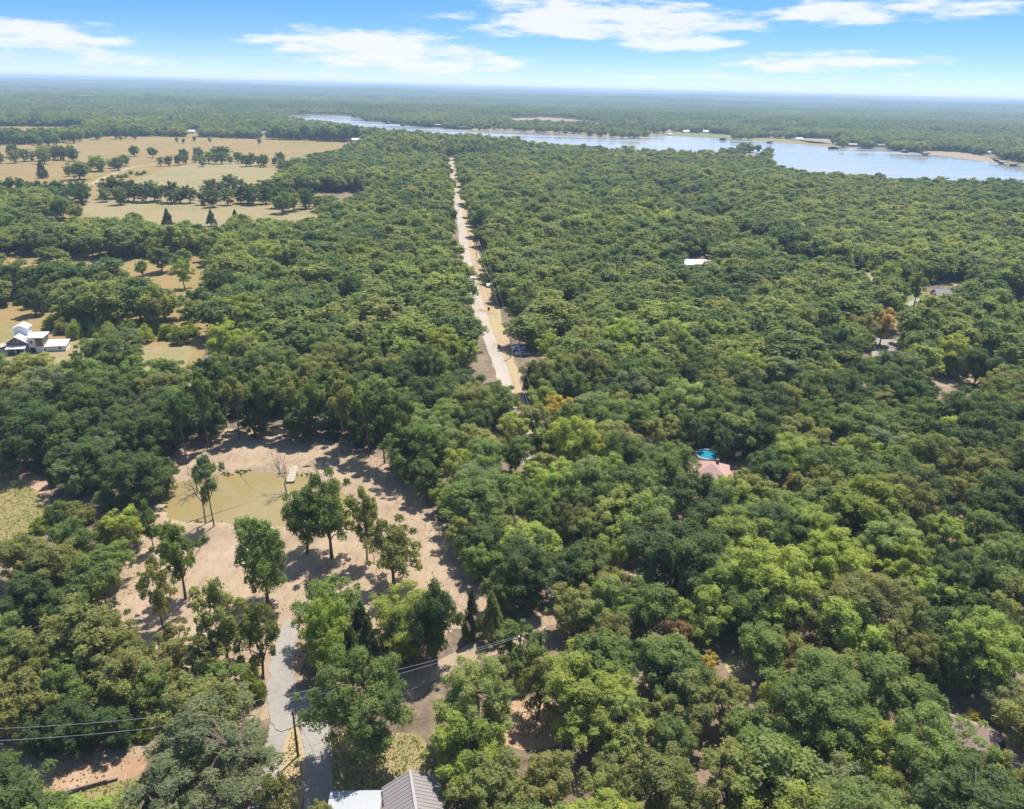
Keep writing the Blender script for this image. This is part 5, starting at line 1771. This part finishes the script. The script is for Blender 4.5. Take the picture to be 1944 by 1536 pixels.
# crumpled tarp
tp = at(165, 1337)
n_t = 7
X_, Y_ = np.meshgrid(np.linspace(-.9, .9, n_t), np.linspace(-.7, .7, n_t))
Z_ = .35 + .25 * np.sin(X_ * 3 + Y_ * 2) + rng.normal(0, .08, X_.shape)
Z_[0] = Z_[-1] = .02
Z_[:, 0] = Z_[:, -1] = .02
F_ = [(i * n_t + j, i * n_t + j + 1, (i + 1) * n_t + j + 1, (i + 1) * n_t + j) for i in range(n_t - 1) for j in range(n_t - 1)]
tag(obj('tarp', np_mesh('tarp', np.c_[X_.ravel(), Y_.ravel(), Z_.ravel()], F_, (M['bluetarp'],)), loc=(tp[0], tp[1], 0)), 'small crumpled bright blue tarp under the left trees', 'tarp')

# ---- the lake: houses, boathouses and docks along its shores
far = [('house', 'white-roofed house on the bare far shore, leftmost of them', 930, 240, 9, 12, 3, 2, 'white', 'white_metal'),
       ('house', 'house with blue-white roof midway along the bare shore bank', 1053, 236, 9, 13, 3, 2, 'greysiding', 'white_metal'),
       ('house', 'dark-roofed house at the right end of the bare shore bank', 1200, 249, 12, 16, 3, 2.5, 'brick', 'greyroof'),
       ('house', 'white lakeside house on the green shore lawn, left one', 1302, 252, 8, 12, 3, 2, 'white', 'white_metal'),
       ('house', 'white lakeside house on the green shore lawn, right one', 1340, 252, 9, 14, 3, 2, 'white', 'white_metal'),
       ('pavilion', 'small white pavilion at the water edge of the shore lawn', 1272, 257, 5, 7, 2.5, 1.5, 'white', 'white_metal'),
       ('house', 'white house glimpsed high in the woods across the lake', 1520, 236, 10, 16, 3.2, 3, 'white', 'tanroof'),
       ('house', 'white house near the water left of the dark boathouse', 1517, 267, 8, 11, 3, 2, 'white', 'white_metal'),
       ('house', 'brown-roofed house just right of the dark boathouse', 1618, 278, 10, 14, 3, 2, 'brick', 'tanroof'),
       ('house', 'grey house among trees on the right far shore', 1672, 279, 10, 14, 3, 2, 'greysiding', 'greyroof'),
       ('house', 'long pale house near the right edge of the far shore', 1884, 293, 8, 18, 3, 1.5, 'white', 'light_metal'),
       ('house', 'tan-roofed house in the woods above the right far shore', 1622, 247, 9, 16, 3, 2, 'beige', 'tanroof'),
       ('house', 'white-roofed house on the far edge of the pasture', 676, 269, 8, 12, 3, 2, 'white', 'white_metal'),
       ('house', 'white house in the trees behind the middle of the pasture', 506, 256, 9, 14, 3, 2, 'white', 'light_metal'),
       ('house', 'white house in the trees behind the pasture, farther left', 366, 253, 9, 12, 3, 2, 'white', 'white_metal'),
       ('house', 'pale house in the distant woods at the left edge', 31, 214, 14, 26, 4, 2.5, 'white', 'white_metal')]
for nm, lb, px, py, w, d, hw, hr, wm, rm in far:
    house_at(nm, lb, px, py, R(90 + rng.uniform(-18, 18)), w, d, hw, hr, M[wm], M[rm], cat='house' if nm == 'house' else 'pavilion',
             wins=(('-x', -2.5, 1, 1.6, 1.2), ('-x', 2.5, 1, 1.6, 1.2), ('+x', -2.5, 1, 1.6, 1.2), ('+x', 2.5, 1, 1.6, 1.2)))


def boathouse(label, px, py, w, d, roof, rz=0., h=3.0, hr=1.2, name='boathouse'):
    p = at(px, py, .36)
    root = empty(name, (p[0], p[1], .3), rz)
    tag(root, label, 'boathouse')
    gable(root, w - .3, d - .3, .05, hr, M['timber'], M[roof], z0=h, over=.3)
    nx = max(2, int(w / 5) + 1)
    for i in range(nx):
        for y in (-d / 2 + .3, d / 2 - .3):
            x = -w / 2 + .3 + i * (w - .6) / (nx - 1)
            MB().box((x - .12, y - .12, -.3), (x + .12, y + .12, h)).build('post', M['timber'], root)
    MB().box((-w / 2, -d / 2, .25), (w / 2, d / 2, .45)).build('deck', M['timber'], root)
    MB().box((-w / 2 + .5, d / 2 - .9, .46), (w / 2 - .5, d / 2 - .6, h - .02)).build('back_wall', M['timber'], root)


boathouse('long marina boathouse with pale roof at the water left of the bare shore', 830, 241, 60, 16, 'white_metal', R(2), 3.2, 2.2)
boathouse('second marina roof, dark, right of the long pale one', 880, 245, 34, 14, 'light_metal', R(2), 3, 1.6)
for lb, px, py, w, rm in [('small grey boathouse at the corner of the shore lawn', 1372, 266, 12, 'greyroof'), ('green-dark boathouse on the shore right of the shore lawn', 1462, 272, 10, 'greyroof'),
                          ('largest dark-roofed boathouse on the right far shore', 1582, 283, 16, 'greyroof'), ('small boathouse left of the sandy right shore strip', 1718, 290, 10, 'greyroof'),
                          ('brown boathouse on the sandy right shore strip', 1758, 295, 10, 'brownroof'), ('boathouse near the right edge of the lake, left one', 1904, 312, 9, 'greyroof'),
                          ('boathouse near the right edge of the lake, right one', 1926, 316, 10, 'brownroof'), ('tiny boathouse on the upper lake arm, left', 695, 229, 12, 'light_metal'),
                          ('tiny boathouse on the upper lake arm, middle', 735, 235, 14, 'greyroof'), ('tiny boathouse on the upper lake arm, right', 765, 239, 12, 'light_metal'),
                          ('dark open boat shelter off the near shore of the lake', 1510, 328, 9, 'brownroof')]:
    boathouse(lb, px, py, w, 8, rm, R(rng.uniform(-20, 20)))
p_ = at(1436, 284, .36)
rb = empty('pontoon_boat', (p_[0], p_[1], .36), R(20))
tag(rb, 'dark pontoon boat afloat off the sandy point', 'boat')
for s in (-1, 1):
    MB().tube([(-3.4, s * 1.0, .1), (-3.2, s * 1.0, .12), (3.0, s * 1.0, .12), (3.5, s * 1.0, .3)], [.1, .32, .32, .08], 8).build('float', M['gateway'], rb)
MB().box((-3.2, -1.3, .42), (3.1, 1.3, .55)).build('deck', M['timber'], rb)
MB().box((-2.2, -1.25, 2.3), (.6, 1.25, 2.4)).build('canopy', M['carblue'], rb)
for x in (-2.1, .5):
    for y in (-1.2, 1.2):
        MB().tube([(x, y, .55), (x, y, 2.3)], .04, 5).build('post', M['gateway'], rb)
MB().box((-2.8, -1.0, .56), (-2.2, 1.0, 1.1)).build('seat', M['white'], rb)
crn = [(1425, 299, 14, 'mid', 'oak'), (1470, 318, 30, 'grey', 'oak')]

# ------------------------------------------------------------------ haze
hz = MB()
hz.box((-GR - 500, -GR - 500, -4), (GR + 500, GR + 500, CAM_H + 9))
hm = bpy.data.materials.new('haze')
hm.use_nodes = True
t_ = NT(hm.node_tree)
hm.node_tree.nodes.clear()
ho = t_.n('ShaderNodeOutputMaterial')
pv_ = t_.n('ShaderNodeVolumePrincipled')
pv_.inputs['Color'].default_value = (.56, .78, 1.0, 1)
pv_.inputs['Density'].default_value = 1.5e-4
pv_.inputs['Anisotropy'].default_value = 0.0
pv_.inputs['Density Attribute'].default_value = ''
hm.cycles.homogeneous_volume = True
t_.link(pv_.outputs[0], ho.inputs['Volume'])
haze = hz.build('haze', hm)
tag(haze, 'thin pale blue summer haze over the land', 'haze', kind='stuff')
